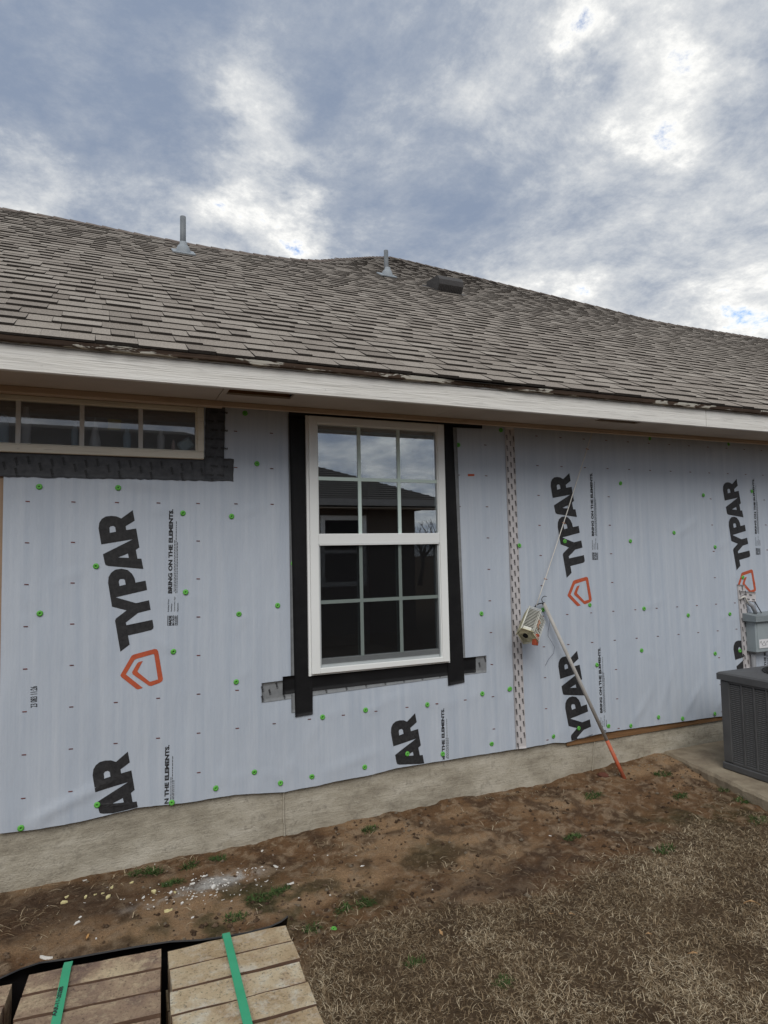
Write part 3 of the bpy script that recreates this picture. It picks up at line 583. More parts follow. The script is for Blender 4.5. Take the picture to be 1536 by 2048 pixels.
# --- tapes
def strip(name, corners, off, mat, parent=None, ragged=0.0, nx=None):
    """tape laid over the wrap: corners (x,z) tl,tr,br,bl"""
    tl, tr, br, bl = [np.array(c, float) for c in corners]
    lx = max(np.hypot(*(tr-tl)), .01); lz = max(np.hypot(*(bl-tl)), .01); nu = max(2, int(lx/.02)); nv = max(2, int(lz/.02))
    s, t = np.meshgrid(np.linspace(0, 1, nu+1), np.linspace(0, 1, nv+1), indexing='ij')
    P = (tl*(1-s[..., None])+tr*s[..., None])*(1-t[..., None])+(bl*(1-s[..., None])+br*s[..., None])*t[..., None]
    if ragged:
        rg = np.random.RandomState(int(abs(tl[0]*1000)) % 999)
        P[:, 0, 1] += rg.uniform(-1, 1, nu+1)*ragged; P[:, -1, 1] += rg.uniform(-1, 1, nu+1)*ragged; P[0, :, 0] += rg.uniform(-1, 1, nv+1)*ragged*.7; P[-1, :, 0] += rg.uniform(-1, 1, nv+1)*ragged*.7
    x, z = P[..., 0], P[..., 1]; y = wrapY(x, z)-off-.0012*fbm(x*25, z*25, 3, 77)
    v = np.stack([x, y, z], -1).reshape(-1, 3); n = len(v); vb = v.copy(); vb[:, 1] += .0009; v = np.concatenate([v, vb])
    i = np.arange(n).reshape(x.shape); f = np.stack([i[:-1, :-1], i[1:, :-1], i[1:, 1:], i[:-1, 1:]], -1).reshape(-1, 4).tolist()
    edge = list(i[:, 0])+list(i[-1, 1:])+list(i[::-1, -1][1:])+list(i[0, ::-1][1:-1])
    f += [[a, edge[(k+1) % len(edge)], edge[(k+1) % len(edge)]+n, a+n] for k, a in enumerate(edge)]
    return raw(name, v, f, mat, parent or house, None, True)
def tape_text(parent, corners, off, cols, pitch, ln, h, vert=True, mat='ink', slant=0.0):
    tl, tr, br, bl = [np.array(c, float) for c in corners]; pr_ = Print(); v, f = text_geo('TYPAR', .05)
    run0, run1 = (bl, tl) if vert else (tl, tr); crs = (br-bl) if vert else (tl-bl)
    if not vert: run0 = bl; run1 = br
    L_ = np.hypot(*(run1-run0)); e = (run1-run0)/L_; wv = crs; wl = np.hypot(*wv); nrm_ = np.array([-e[1], e[0]])
    for ci, c in enumerate(cols):
        t_ = (pitch*.45*ci) % pitch+.003
        while t_+ln < L_-.002:
            p0 = run0+e*t_+wv*c; e2 = e+nrm_*slant
            pr_.tris(p0+v[:, :1]*e2*ln+v[:, 1:]*nrm_*h, f); t_ += pitch
    stf(pr_.build('tape_lettering', M[mat], parent, off=off, cut=False))
sc = [(2.797, 2.396), (2.872, 2.396), (2.880, .287), (2.803, .290)]
st_ = strip('seam_tape', sc, .0030, M['seam']); st_['label'] = 'pale seam tape running down the wall beside the hanging birdhouse'; tape_text(st_, sc, .0054, (.30, .62, .95), .072, .037, .0105, slant=.18)
t1 = [W(1471, 1169)[[0, 2]], W(1487, 1170)[[0, 2]], W(1502, 1336)[[0, 2]], W(1484, 1338)[[0, 2]]]; o = strip('repair_tape', t1, .0030, M['seam']); tape_text(o, t1, .0054, (.32, .64, .97), .072, .037, .0105, slant=.18)
t2 = [W(1478, 1182)[[0, 2]], W(1508, 1184)[[0, 2]], W(1508, 1203)[[0, 2]], W(1478, 1200)[[0, 2]]]; o = strip('repair_tape', t2, .0050, M['seam']); tape_text(o, t2, .0074, (.12, .6), .06, .035, .0105, False)
# dark flashing tape round the transom
c1 = [(TX0-.1, TZ0+.03), (1.005, TZ0+.012), (1.003, 1.985), (TX0-.1, 1.975)]; o = strip('flashing_tape', c1, .0030, M['gtape'], ragged=.003); o['label'] = 'dark grey printed tape under the high window'; tape_text(o, [(TX0-.05, TZ0+.03), (1.0, TZ0+.012), (1.0, 1.985), (TX0-.05, 1.978)], .0056, (0,), 9, .01, .01)
pr_ = Print(); v_, f_ = text_geo('TYPAR', .05)
for i in range(26):
    for k in range(2):
        p0 = np.array([-.35+.052*i, 1.985+.030*((i*2) % 3)+.052*k]); e = np.array([-.012, .042]); n_ = np.array([-e[1], e[0]])/np.hypot(*e)*.0125
        if p0[1]+.045 < TZ0+.01: pr_.tris(p0+v_[:, :1]*e+v_[:, 1:]*n_, f_)
stf(pr_.build('tape_lettering', M['ink'], o, off=.0056, cut=False))
c2 = [W(411, 812)[[0, 2]], W(450, 815)[[0, 2]], W(446, 958)[[0, 2]], W(408, 957)[[0, 2]]]; o = strip('flashing_tape', c2, .0052, M['gtape'], ragged=.002)
pr_ = Print()
for r in range(9):
    for k in range(2):
        p0 = c2[3]+np.array([.008+.055*k+.022*(r % 2), .012+.05*r]); pr_.tris(p0+v_[:, :1]*np.array([.042, .0])+v_[:, 1:]*np.array([.003, .0115]), f_)
stf(pr_.build('tape_lettering', M['ink'], o, off=.0078, cut=False))
# printed grey tape and black tape round the new window
px4 = lambda *l: [W(a, c, -.006)[[0, 2]] for a, c in l]
g1 = [(1.151, .869), (2.601, .905), (2.598, .800), (1.150, .763)]; o = strip('flashing_tape', g1, .0028, M['gtape2']); o['label'] = 'printed grey tape below the white window'
pr_ = Print()
for i in range(36):
    for k in range(2):
        x_ = 1.165+.041*i; zb_ = .763+(x_-1.15)/1.45*.037; p0 = np.array([x_, zb_+.006+.03*(i % 3)+.052*k]); e = np.array([-.010, .034])
        if p0[1]+.036 < zb_+.104: pr_.tris(p0+v_[:, :1]*e+v_[:, 1:]*np.array([-.0105, -.003]), f_)
stf(pr_.build('tape_lettering', M['ink'], o, off=.0050, cut=False))
strip('flashing_tape', [(1.318, 2.385), (1.345, 2.39), (1.345, .69), (1.318, .69)], .0040, M['gtape2']); strip('flashing_tape', [(2.40, 2.37), (2.432, 2.37), (2.448, .87), (2.42, .87)], .0040, M['gtape2'])
strip('butyl_tape', [(1.27, .893), (2.522, .903), (2.520, .806), (1.268, .795)], .0052, M['butyl'])
strip('butyl_tape', [(1.322, 2.397), (1.46, 2.397), (1.441, .668), (1.338, .664)], .0072, M['butyl']); strip('butyl_tape', [(2.29, 2.397), (2.402, 2.397), (2.435, .752), (2.318, .742)], .0072, M['butyl'])
strip('butyl_tape', [(1.322, 2.397), (2.62, 2.397), (2.615, 2.372), (1.322, 2.358)], .0088, M['butyl'])
# --- new window
win = MB(); f0, f1 = -.046, .02
win.box((WX0, f0, WZ0), (WX0+.050, f1, WZ1), c=.002); win.box((WX1-.048, f0, WZ0), (WX1, f1, WZ1), c=.002)
win.box((WX0+.050, f0+.001, WZ1-.042), (WX1-.048, f1, WZ1), c=.002); win.box((WX0+.050, f0+.001, WZ0), (WX1-.048, f1, WZ0+.030), c=.002)
window = win.build('window', M['vinyl'], house, label='white vinyl double hung window with twelve panes')
w_ = MB()      # bead steps inside and outside
for a, c, d in ((.008, .0035, .006), ):
    w_.box((WX0-.012, f0+.020, WZ0-.012), (WX0, f1, WZ1+.004)); w_.box((WX1, f0+.020, WZ0-.012), (WX1+.010, f1, WZ1+.004)); w_.box((WX0, f0+.018, WZ0-.010), (WX1, f1, WZ0))
w_.build('frame_flange', M['vinyl'], window)
ux0, ux1, uz0, uz1 = WX0+.056, WX1-.054, 1.690, WZ1-.048
lz0, lz1 = WZ0+.085, 1.622
b = MB(); b.box((WX0+.050, f0+.004, 1.628), (WX1-.048, .0, 1.690), c=.003); b.box((WX0+.055, f0+.001, 1.622), (WX1-.053, f0+.02, 1.6275), c=.001); b.build('meeting_rail', M['vinyl'], window)
b = MB(); e_ = .010
b.box((WX0+.050, f0+.008, 1.690), (WX0+.056, 0, WZ1-.042)); b.box((WX1-.054, f0+.008, 1.690), (WX1-.048, 0, WZ1-.042)); b.box((WX0+.056, f0+.008, WZ1-.048), (WX1-.054, 0, WZ1-.042)); b.build('upper_sash', M['vinyl'], window)
b = MB(); b.box((WX0+.050, f0+.014, WZ0+.030), (WX0+.062, .012, 1.628)); b.box((WX1-.062, f0+.014, WZ0+.030), (WX1-.048, .012, 1.628)); b.box((WX0+.062, f0+.022, WZ0+.030), (WX1-.062, .012, WZ0+.078), c=.002); lsash = b.build('lower_sash', M['sash'], window)
b = MB(); b.box((WX0+.05, f0+.010, WZ0+.030), (WX0+.055, f0+.016, 1.626)); b.box((WX1-.053, f0+.010, WZ0+.030), (WX1-.048, f0+.016, 1.626)); b.build('screen_track', M['vinyl'], window)
def quad_y(name, x0, x1, z0, z1, y, mat, parent): return MB().box((x0, y, z0), (x1, y+.003, z1)).build(name, mat, parent)
quad_y('pane', ux0, ux1, uz0, uz1, f0+.022, M['glass'], window)
lx0, lx1 = WX0+.062, WX1-.062; lzb = WZ0+.078
quad_y('pane', lx0, lx1, lzb, 1.628, f0+.042, M['glass_low'], window); MB().box((WX0+.056, f0+.018, lzb-.03), (WX1-.054, f0+.0185, 1.626)).build('insect_screen', M['screen'], window)
for k in (1, 2):
    x = ux0+(ux1-ux0)*k/3; MB().box((x-.0105, f0+.0175, uz0), (x+.0105, f0+.0215, uz1)).build('grille_bar', M['munt'], window)
    x = lx0+(lx1-lx0)*k/3; MB().box((x-.010, f0+.020, lzb), (x+.010, f0+.026, 1.624)).build('grille_bar', M['munt'], window)
zmu = (uz0+uz1)/2+.004; zml = (lzb+1.628)/2-.005
MB().box((ux0, f0+.0165, zmu-.0105), (ux1, f0+.0213, zmu+.0105)).build('grille_bar', M['munt'], window); MB().box((lx0, f0+.0195, zml-.010), (lx1, f0+.0255, zml+.010)).build('grille_bar', M['munt'], window)
def room(x0, x1, z0, z1, d, name, mt='room'):
    s = MB(); s.add([(x0, .02, z0), (x1, .02, z0), (x1, .02, z1), (x0, .02, z1), (x0-.4, d, z0-.2), (x1+.4, d, z0-.2), (x1+.4, d, z1+.1), (x0-.4, d, z1+.1)], [(0, 1, 5, 4), (1, 2, 6, 5), (2, 3, 7, 6), (3, 0, 4, 7), (4, 5, 6, 7)]); return s.build(name, M[mt], house)
room(WX0+.02, WX1-.02, WZ0+.02, WZ1-.02, 2.2, 'room_lining'); room(TX0+.01, TX1-.01, TZ0+.01, TZ1-.005, .75, 'room_lining', 'rooml')
# --- transom window
tf = MB(); tf.box((TX0, -.030, TZ0), (TX1, .02, TZ0+.040), c=.003); tf.box((TX1-.034, -.0305, TZ0+.040), (TX1, .02, TZ1), c=.003); tf.box((TX0, -.028, TZ1-.026), (TX1-.034, .02, TZ1), c=.003)
transom = tf.build('transom_window', M['tframe'], house, label='high horizontal window with cream frame and bottles inside')
b = MB(); b.box((TX0, -.020, TZ0+.040), (TX1-.034, -.012, TZ0+.046)); b.box((TX1-.044, -.020, TZ0+.046), (TX1-.034, -.010, TZ1-.026)); b.build('glazing_bead', M['tframe'], transom)
quad_y('pane', TX0, TX1-.034, TZ0+.04, TZ1-.026, -.004, M['glass_t'], transom)
for a in (-.335, -.046, .239, .520):
    MB().box((a-.011, -.014, TZ0+.046), (a+.011, -.0042, TZ1-.026)).build('glazing_bar', M['muntw'], transom)
b = MB(); b.box((TX0, .012, TZ0+.026), (TX1-.02, .18, TZ0+.044)); b.build('inner_ledge', M['creamw'], transom)
# --- eave
FY = -.520; FZ0, FZ1 = 2.377, 2.500
xj = float(W(1412, 830, FY)[0])
for a, c in ((XL, xj-.0015), (xj+.0015, XR)): MB().box((a, FY, FZ0), (c, FY+.024, FZ1), c=.002).build('fascia_board', M['white'], house)
xs = np.arange(-1.2, 7.2, .04)
def ragged_trim():
    s = MB(); n = len(xs); rr = random.Random(4)
    prof = []
    for x in xs:
        gap = 1-.75*math.exp(-((x-2.28)/.22)**2)
        prof.append((x, FY-.026*gap-.004*rr.random(), 2.4995-.004*rr.random(), 2.4995+.016*(.85+.15*gap)))
    vs = []
    for x, y, z0, z1 in prof: vs += [(x, y, z0), (x, y-.008, z1), (x, FY+.02, z1+.004), (x, FY+.02, z0)]
    fs = [(4*i+k, 4*i+(k+1) % 4, 4*i+4+(k+1) % 4, 4*i+4+k) for i in range(n-1) for k in range(4)]+[(0, 1, 2, 3), (4*n-4, 4*n-1, 4*n-2, 4*n-3)]
    s.add(vs, fs); o = s.build('peeling_eave_trim', M['rot'], house, label='rotten peeling trim strip under the shingle edge')
    b = MB(); b.box((XL, FY-.014, 2.501), (-1.2, FY+.02, 2.515)); b.box((7.16, FY-.014, 2.501), (XR, FY+.02, 2.515)); b.build('peeling_eave_trim', M['rot'], house)
ragged_trim()
SZ = 2.400
v1 = (.915, 1.25, -.400, -.295); v2 = (3.26, 3.605, -.425, -.350)
def soffit():
    cuts = sorted([XL, XR, -.9, .885, v1[0], v1[1], 2.205, v2[0]-.03, v2[0], v2[1], 4.635, 7.4, 9.8])
    for a, c in zip(cuts[:-1], cuts[1:]):
        hole = next((v for v in (v1, v2) if abs(a-v[0]) < 1e-6), None); s = MB(); g = .0018
        if hole:
            s.box((a, FY+.024, SZ), (c, hole[2], SZ+.010)); s.box((a, hole[3], SZ), (c, .004, SZ+.010)); o = s.build('soffit_panel', M['soffit'], house)
            b = MB(); b.box((a, hole[2], SZ+.06), (c, hole[3], SZ+.07)); b.box((a, hole[2]-.004, SZ+.0105), (c, hole[2], SZ+.06)); b.box((a, hole[3], SZ+.0105), (c, hole[3]+.004, SZ+.06)); b.build('vent_recess', M['sill'], o)
        else: s.box((a+(g if a not in (v1[1], v2[1]) else 0), FY+.024, SZ), (c-(g if c not in (v1[0], v2[0]) else 0), .004, SZ+.010)); s.build('soffit_panel', M['soffit'], house)
soffit()
fj = [XL, float(W(446, 812, -.13)[0]), float(W(1404, 870, -.13)[0]), XR]
for k, (a, c) in enumerate(zip(fj[:-1], fj[1:])):
    MB().box((a+.001, (-.148 if k == 0 else -.138)-.0004*k, 2.373 if k else 2.369), (c-.001, -.112 if k else -.095, SZ-.0008), c=.002).build('frieze_board', M['frieze'], house)
# --- roof
SL = .598; TH = math.atan(SL); EY, EZ = -.555, 2.518; CT, ST_ = math.cos(TH), math.sin(TH); EXPO = .143
RN = (0, -SL, 1); RC = EZ-SL*EY
outl = [hit(u, v, RN, RC) for u, v in ((-60, 402), (0, 418), (100, 435), (200, 454), (300, 475), (400, 493), (500, 509), (560, 517), (600, 521), (640, 522.5), (690, 519), (740, 515.5), (780, 515), (820, 524), (900, 543), (1000, 568), (1100, 592), (1200, 616), (1260, 632), (1300, 642), (1360, 653), (1420, 662), (1536, 680))]
ox = np.array([XL-.5]+[p[0] for p in outl]+[XR]); oy = np.array([outl[1][1]]+[p[1] for p in outl]+[outl[-1][1]])
def rtop(x): return np.interp(x, ox, oy)
def sag(x, s): return .009*(fbm(np.asarray(x, float)*.9, np.asarray(s, float)*.8, 3, 55)-.5)+.003*(fbm(np.asarray(x, float)*5, np.asarray(s, float)*5, 2, 56)-.5)
def rp(x, s, h=0.0):
    k = float(sag(x, s)); return (x, EY+s*CT-(h+k)*ST_, EZ+s*ST_+(h+k)*CT)
roof_v = []; nx = 90; ns = 40; rx = np.linspace(XL, XR, nx)
for x in rx:
    smax = (rtop(x)-EY)/CT
    for k in range(ns+1): roof_v.append(rp(x, smax*k/ns, -.010))
roof_f = [(i*(ns+1)+k, (i+1)*(ns+1)+k, (i+1)*(ns+1)+k+1, i*(ns+1)+k+1) for i in range(nx-1) for k in range(ns)]
nb = len(roof_v)           # the far slope, falling away behind the ridges and hips
for x in rx:
    yt = float(rtop(x)); zt = EZ+(yt-EY)*SL
    roof_v.append((x, yt+.04, zt-.03)); roof_v.append((x, 2*yt+1.2, EZ-.1))
roof_f += [(nb+2*i, nb+2*i+1, nb+2*i+3, nb+2*i+2) for i in range(nx-1)]
roof_v += [(XL, EY+.03, EZ-.03), (XR, EY+.03, EZ-.03), (XL, -.02, 2.45), (XR, -.02, 2.45)]; n4 = len(roof_v)-4; roof_f.append((n4, n4+1, n4+3, n4+2))
roof = raw('roof', roof_v, roof_f, M['deck'], house); roof['label'] = 'grey asphalt shingle roof with a raised hip'
b = MB()
for xg in (XL+.01, XR-.01): b.add([(xg, .02, 2.4), (xg, 2*float(rtop(xg)), 2.4), (xg, float(rtop(xg)), EZ+(float(rtop(xg))-EY)*SL-.1)], [(0, 1, 2)])
b.box((XL, 8.9, .3), (XR, 9., 2.55)); b.box((XL, .02, .3), (XL+.05, 8.9, 2.5)); b.box((XR-.05, .02, .3), (XR, 8.9, 2.5)); b.build('outer_walls', M['osb'], house)
WID = (.08, .105, .13, .155, .18, .215); THK = (.0080, .0135); TON = (.0, .2, .35, .5, .65, .8, 1.)
def tab_geo(w, t, skew):
    d0, d1 = 0.0, EXPO+.03; g = .0004
    vs = [(g+skew, d0, -.002), (w-g-skew*.5, d0, -.002), (w-g-skew*.5, d0, t), (g+skew, d0, t), (g, d1, -.002), (w-g, d1, -.002), (w-g, d1, .0008), (g, d1, .0008)]
    return vs, [(3, 2, 6, 7), (0, 1, 2, 3), (0, 3, 7, 4), (1, 5, 6, 2)], [0, 1, 1, 1]
_tm = {}
def tab_mesh(iw, it, io):
    k = (iw, it, io)
    if k not in _tm:
        vs, fs, mi = tab_geo(WID[iw], THK[it], .003 if it else .0); me = bpy.data.meshes.new('shingle'); me.from_pydata(vs, [], fs); me.materials.append(M['shingle']); me.materials.append(M['shedge'])
        me.polygons.foreach_set('material_index', mi); at = me.attributes.new('tone', 'FLOAT', 'POINT'); at.data.foreach_set('value', [TON[io]]*len(vs)); _tm[k] = me
    return _tm[k]
tabs = []; rr = random.Random(12)
nc = int((oy.max()-EY)/CT/EXPO)+1
for c in range(nc):
    s = c*EXPO+rr.uniform(-.002, .002); x = XL+rr.random()*.3; it = rr.randint(0, 1)
    while x < XR-.3:
        iw = rr.randrange(6); w = WID[iw]; xm = x+w/2
        if EY+(s+.07)*CT < rtop(xm)-.02: tabs.append((x, s+rr.uniform(-.0015, .0015), iw, it, rr.choices(range(7), (2, 4, 7, 8, 7, 4, 2))[0]))
        x += w; it = 1-it if rr.random() < .85 else it
RM = Matrix.Rotation(TH, 4, 'X')
def dist(t):
    p = np.array(rp(t[0]+.1, t[1])); u, v = PX(p)
    return np.linalg.norm(p-CAM) if (-30 < u < 1560 and (p-CAM)@AF > 0) else 99
tabs.sort(key=dist)
for x, s, iw, it, io in tabs[:300]:
    p = rp(x, s, .004); o = inst('shingle', tab_mesh(iw, it, io), Matrix.Translation(p) @ RM @ Matrix.Rotation(rr.uniform(-.006, .006), 4, 'Z') @ Matrix.Rotation(rr.uniform(-.012, .004), 4, 'X'), roof)
bv = []; bf = []; bm_ = []; bt = []
for x, s, iw, it, io in tabs[300:]:
    vs, fs, mi = tab_geo(WID[iw], THK[it], .003 if it else 0.); n = len(bv); k = float(sag(x+.1, s))
    for a, d, h in vs: bv.append((x+a, EY+(s+d)*CT-(h+k+.004)*ST_, EZ+(s+d)*ST_+(h+k+.004)*CT))
    bf += [tuple(i+n for i in f) for f in fs]; bm_ += mi; bt += [TON[io]]*8
me = bpy.data.meshes.new('far_shingles'); me.from_pydata(bv, [], bf); me.materials.append(M['shingle']); me.materials.append(M['shedge']); me.polygons.foreach_set('material_index', bm_)
at = me.attributes.new('tone', 'FLOAT', 'POINT'); at.data.foreach_set('value', bt)
o = bpy.data.objects.new('shingle_courses', me); COL.objects.link(o); adopt(o, roof); o['kind'] = 'stuff'
b = MB(); pts = [np.array(rp(float(x), (float(rtop(x))-EY)/CT, 0)) for x in np.linspace(XL+.2, XR-.2, 400)]
seg = [pts[0]]
for p in pts:
    if np.linalg.norm(p-seg[-1]) > .14: seg.append(p)
for a, c in zip(seg[:-1], seg[1:]):
    e = (c-a)/np.linalg.norm(c-a); fw = np.array([0, -CT, -ST_]); bk = np.array([0, CT, -ST_*.8]); l = .13; up = np.array([0, 0, 1.])
    h0, h1 = .010, .022; c2_ = c+e*.05
    q = lambda p, h, w: p+up*h+w
    vs = [q(a, h1, fw*l), q(a, h1+.004, fw*0), q(a, h1, bk*l), q(c2_, h0, fw*l), q(c2_, h0+.004, fw*0), q(c2_, h0, bk*l), q(a, h1-.012, fw*l), q(a, h1-.010, fw*0), q(c2_, h0-.012, fw*l)]
    b.add(vs, [(0, 1, 4, 3), (1, 2, 5, 4), (6, 7, 1, 0), (6, 0, 3, 8)])
o = b.build('ridge_caps', M['cap'], roof); o['kind'] = 'stuff'
def plumbing_vent(u, v, h, r, k, lab):
    p = Vector(hit(u, v, RN, RC+.02)); s = MB(); s.tube([p+Vector((0, 0, -.1)), p+Vector((0, 0, h))], r, 16); s.tube([p+Vector((0, 0, h-.03)), p+Vector((0, 0, h+.0005))], r*.82, 12, 1)
    o = s.build('plumbing_vent', [M['pipe'], M['black']], house, True, lab)
    nrm_ = Vector((0, -ST_, CT)); b = MB(); b.lathe([(r*3.3*k, -.03), (r*3.0*k, .004), (r*2.6*k, .035*k), (r*1.8, .062*k), (r*1.3, .075*k), (r*1.22, .105*k), (r, .11*k)], p+Vector((0, -.02, 0)), 20, Matrix.Rotation(.25, 3, 'X')); b.build('vent_boot', M['boot'], o, True)
    M_ = Matrix.Translation(p) @ RM; b = MB(); b.box((-.12*k, -.12*k, -.004), (.13*k, .1, .014), c=.004, M=M_); b.build('flashing_plate', M['boot'], o)
def vh(u, v0, v1):
    p = hit(u, v0, RN, RC); d = np.linalg.norm((p-CAM)@AF); return (v0-v1)/FPX*d*1.0
plumbing_vent(366, 505, vh(366, 505, 433), .028, .85, 'nearer grey vent pipe on the left of the roof'); plumbing_vent(773, 551, vh(773, 551, 501), .028, .85, 'farther grey vent pipe near the roof peak')
p = Vector(hit(887, 582, RN, RC)); M_ = Matrix.Translation(p) @ RM
s = MB(); w, d, h = .165, .17, .175
prof = [(-d, 0.0), (-d*1.02, h*.55), (-d*.86, h*.85), (-d*.45, h), (d, h*.35), (d, 0)]
vs = [(sx_*w, a, c) for sx_ in (-1, 1) for a, c in prof]; vs = [tuple(M_ @ Vector(q)) for q in vs]; n = len(prof)
s.add(vs, [tuple(range(n)), tuple(range(n, 2*n))]+[(i, (i+1) % n, n+(i+1) % n, n+i) for i in range(n)])
rv = s.build('roof_vent', M['vent'], house, label='dark box roof vent below the hip')
for k in range(13):
    b = MB(); x = -w+.03+k*(2*w-.06)/12; b.box((x-.004, -d-.008, .008), (x+.004, -d+.004, h*.5), M=M_); b.build('louvre_rib', M['vent'], rv)
b = MB(); b.box((-w-.06, -d-.05, -.002), (w+.06, d+.05, .010), M=M_); b.build('vent_flange', M['vent'], rv)

# ------------------------------------------------------------------ things by the wall
# concrete pad
px_ = [(4.085, .004), (3.985, -.50), (3.895, -.95), (3.84, -1.32), (5.75, -1.38), (5.75, .004)]
b = MB(); n = len(px_); rr = random.Random(3)
fine = []
for i in range(n):
    a, c = np.array(px_[i]), np.array(px_[(i+1) % n]); k = max(1, int(np.linalg.norm(c-a)/.05))
    for t in range(k): q = a+(c-a)*t/k; j = (rr.uniform(-.006, .006) if i < 4 else 0); fine.append((q[0]+j, q[1]))
n = len(fine); cen = np.array([4.9, -.7])
ring = lambda z, s: [(*(cen+(np.array(q)-cen)*s), z+rr.uniform(-.002, .002)) for q in fine]
b.add(ring(-.1, 1)+ring(.082, 1.0)+ring(.100, .988)+[(4.9, -.7, .101)], [(i, (i+1) % n, n+(i+1) % n, n+i) for i in range(n)]+[(n+i, n+(i+1) % n, 2*n+(i+1) % n, 2*n+i) for i in range(n)]+[(2*n+i, 2*n+(i+1) % n, 3*n) for i in range(n)])
o = b.build('concrete_pad', M['pad']); tag(o, 'worn concrete pad under the grey air conditioner', 'pad')
# air conditioner
ax0, ax1, ay0, ay1, az0, az1 = 4.135, 4.885, -1.21, -.458, .102, .735
ac = thing('air_conditioner', ((ax0+ax1)/2, (ay0+ay1)/2, az0), 'grey outdoor air conditioner unit on the concrete pad', 'air conditioner')
b = MB(); b.box((ax0-.006, ay0-.006, az0), (ax1+.006, ay1+.006, az0+.045), c=.006); b.build('base_pan', M['ac'], ac)
b = MB(); b.box((ax0+.03, ay0+.03, az0+.045), (ax1-.03, ay1-.03, az1-.05)); b.build('coil', M['acd'], ac)
for sx_, sy_ in ((0, 0), (0, 1), (1, 0), (1, 1)):
    X0 = ax0 if sx_ == 0 else ax1-.062; Y0 = ay0 if sy_ == 0 else ay1-.072
    MB().box((X0, Y0, az0+.046), (X0+.062, Y0+.072, az1-.051), c=.008).build('corner_post', M['ac'], ac)
zs_ = np.linspace(az0+.065, az1-.075, 40)
sl_me = MB().box((-.011, ay0+.072, -.0030), (.004, ay1-.072, .0020), M=Matrix.Rotation(-.45, 4, 'Y')).mesh('louvre_slat', M['acs'])
for z in zs_: inst('louvre_slat', sl_me, Matrix.Translation((ax0+.012, 0, float(z))), ac)
b = MB()
for z in zs_: b.box((ax0+.062, ay0+.002, z-.004), (ax1-.062, ay0+.016, z+.004)); b.box((ax0+.062, ay1-.016, z-.004), (ax1-.062, ay1-.002, z+.004)); b.box((ax1-.016, ay0+.072, z-.004), (ax1-.002, ay1-.072, z+.004))
b.build('louvre_panels', M['acs'], ac)
for k in range(1, 7):
    y = ay1-.072-.087*k
    MB().box((ax0-.001, y-.006, az0+.05), (ax0+.012, y+.006, az1-.055), c=.002).build('louvre_rib', M['ac'], ac)
for z in (az0+.049, az1-.066): MB().box((ax0, ay0+.072, z), (ax0+.014, ay1-.072, z+.012)).build('louvre_rail', M['ac'], ac)
s = MB(); cx, cy = (ax0+ax1)/2, (ay0+ay1)/2; R_ = .275; nn = 48; o_ = .012
sq = []
for k in range(nn):
    a = 2*math.pi*k/nn+math.pi/4; t_ = 1/max(abs(math.cos(a)), abs(math.sin(a))); sq.append((math.cos(a)*t_, math.sin(a)*t_))
hw, hd = (ax1-ax0)/2+o_, (ay1-ay0)/2+o_
rg = [[(cx+q[0]*hw, cy+q[1]*hd, az1-.05) for q in sq], [(cx+q[0]*hw, cy+q[1]*hd, az1-.010) for q in sq], [(cx+q[0]*(hw-.012), cy+q[1]*(hd-.012), az1) for q in sq],
      [(cx+R_*math.cos(2*math.pi*k/nn+math.pi/4), cy+R_*math.sin(2*math.pi*k/nn+math.pi/4), az1+.014) for k in range(nn)], [(cx+(R_-.004)*math.cos(2*math.pi*k/nn+math.pi/4), cy+(R_-.004)*math.sin(2*math.pi*k/nn+math.pi/4), az1-.10) for k in range(nn)]]
s.add([p for r in rg for p in r], [(i*nn+k, i*nn+(k+1) % nn, (i+1)*nn+(k+1) % nn, (i+1)*nn+k) for i in range(4) for k in range(nn)]); top = s.build('top_cover', M['ac'], ac)
s = MB()
for r in np.linspace(.05, .275, 13): s.tube([(cx+r*math.cos(a), cy+r*math.sin(a), az1+.016+.022*(1-(r/.28)**2)) for a in np.linspace(0, 2*math.pi, 41)], .0028, 5, cap=False)
for k in range(8):
    a = k*math.pi/4+.2; s.tube([(cx+r*math.cos(a), cy+r*math.sin(a), az1+.014+.022*(1-(r/.28)**2)) for r in (.03, .15, .28)], .003, 5)
s.build('fan_guard', M['acd'], ac, True)
s = MB(); s.lathe([(.001, .02), (.05, .02), (.055, -.06), (.001, -.06)], (cx, cy, az1-.05), 16); s.build('fan_motor', M['acd'], ac, True)
for k in range(3):
    a = k*2*math.pi/3; Mb = Matrix.Translation((cx, cy, az1-.07)) @ Matrix.Rotation(a, 4, 'Z') @ Matrix.Rotation(.5, 4, 'X'); MB().box((.045, -.07, -.001), (.25, .07, .001), M=Mb).build('fan_blade', M['acd'], ac)
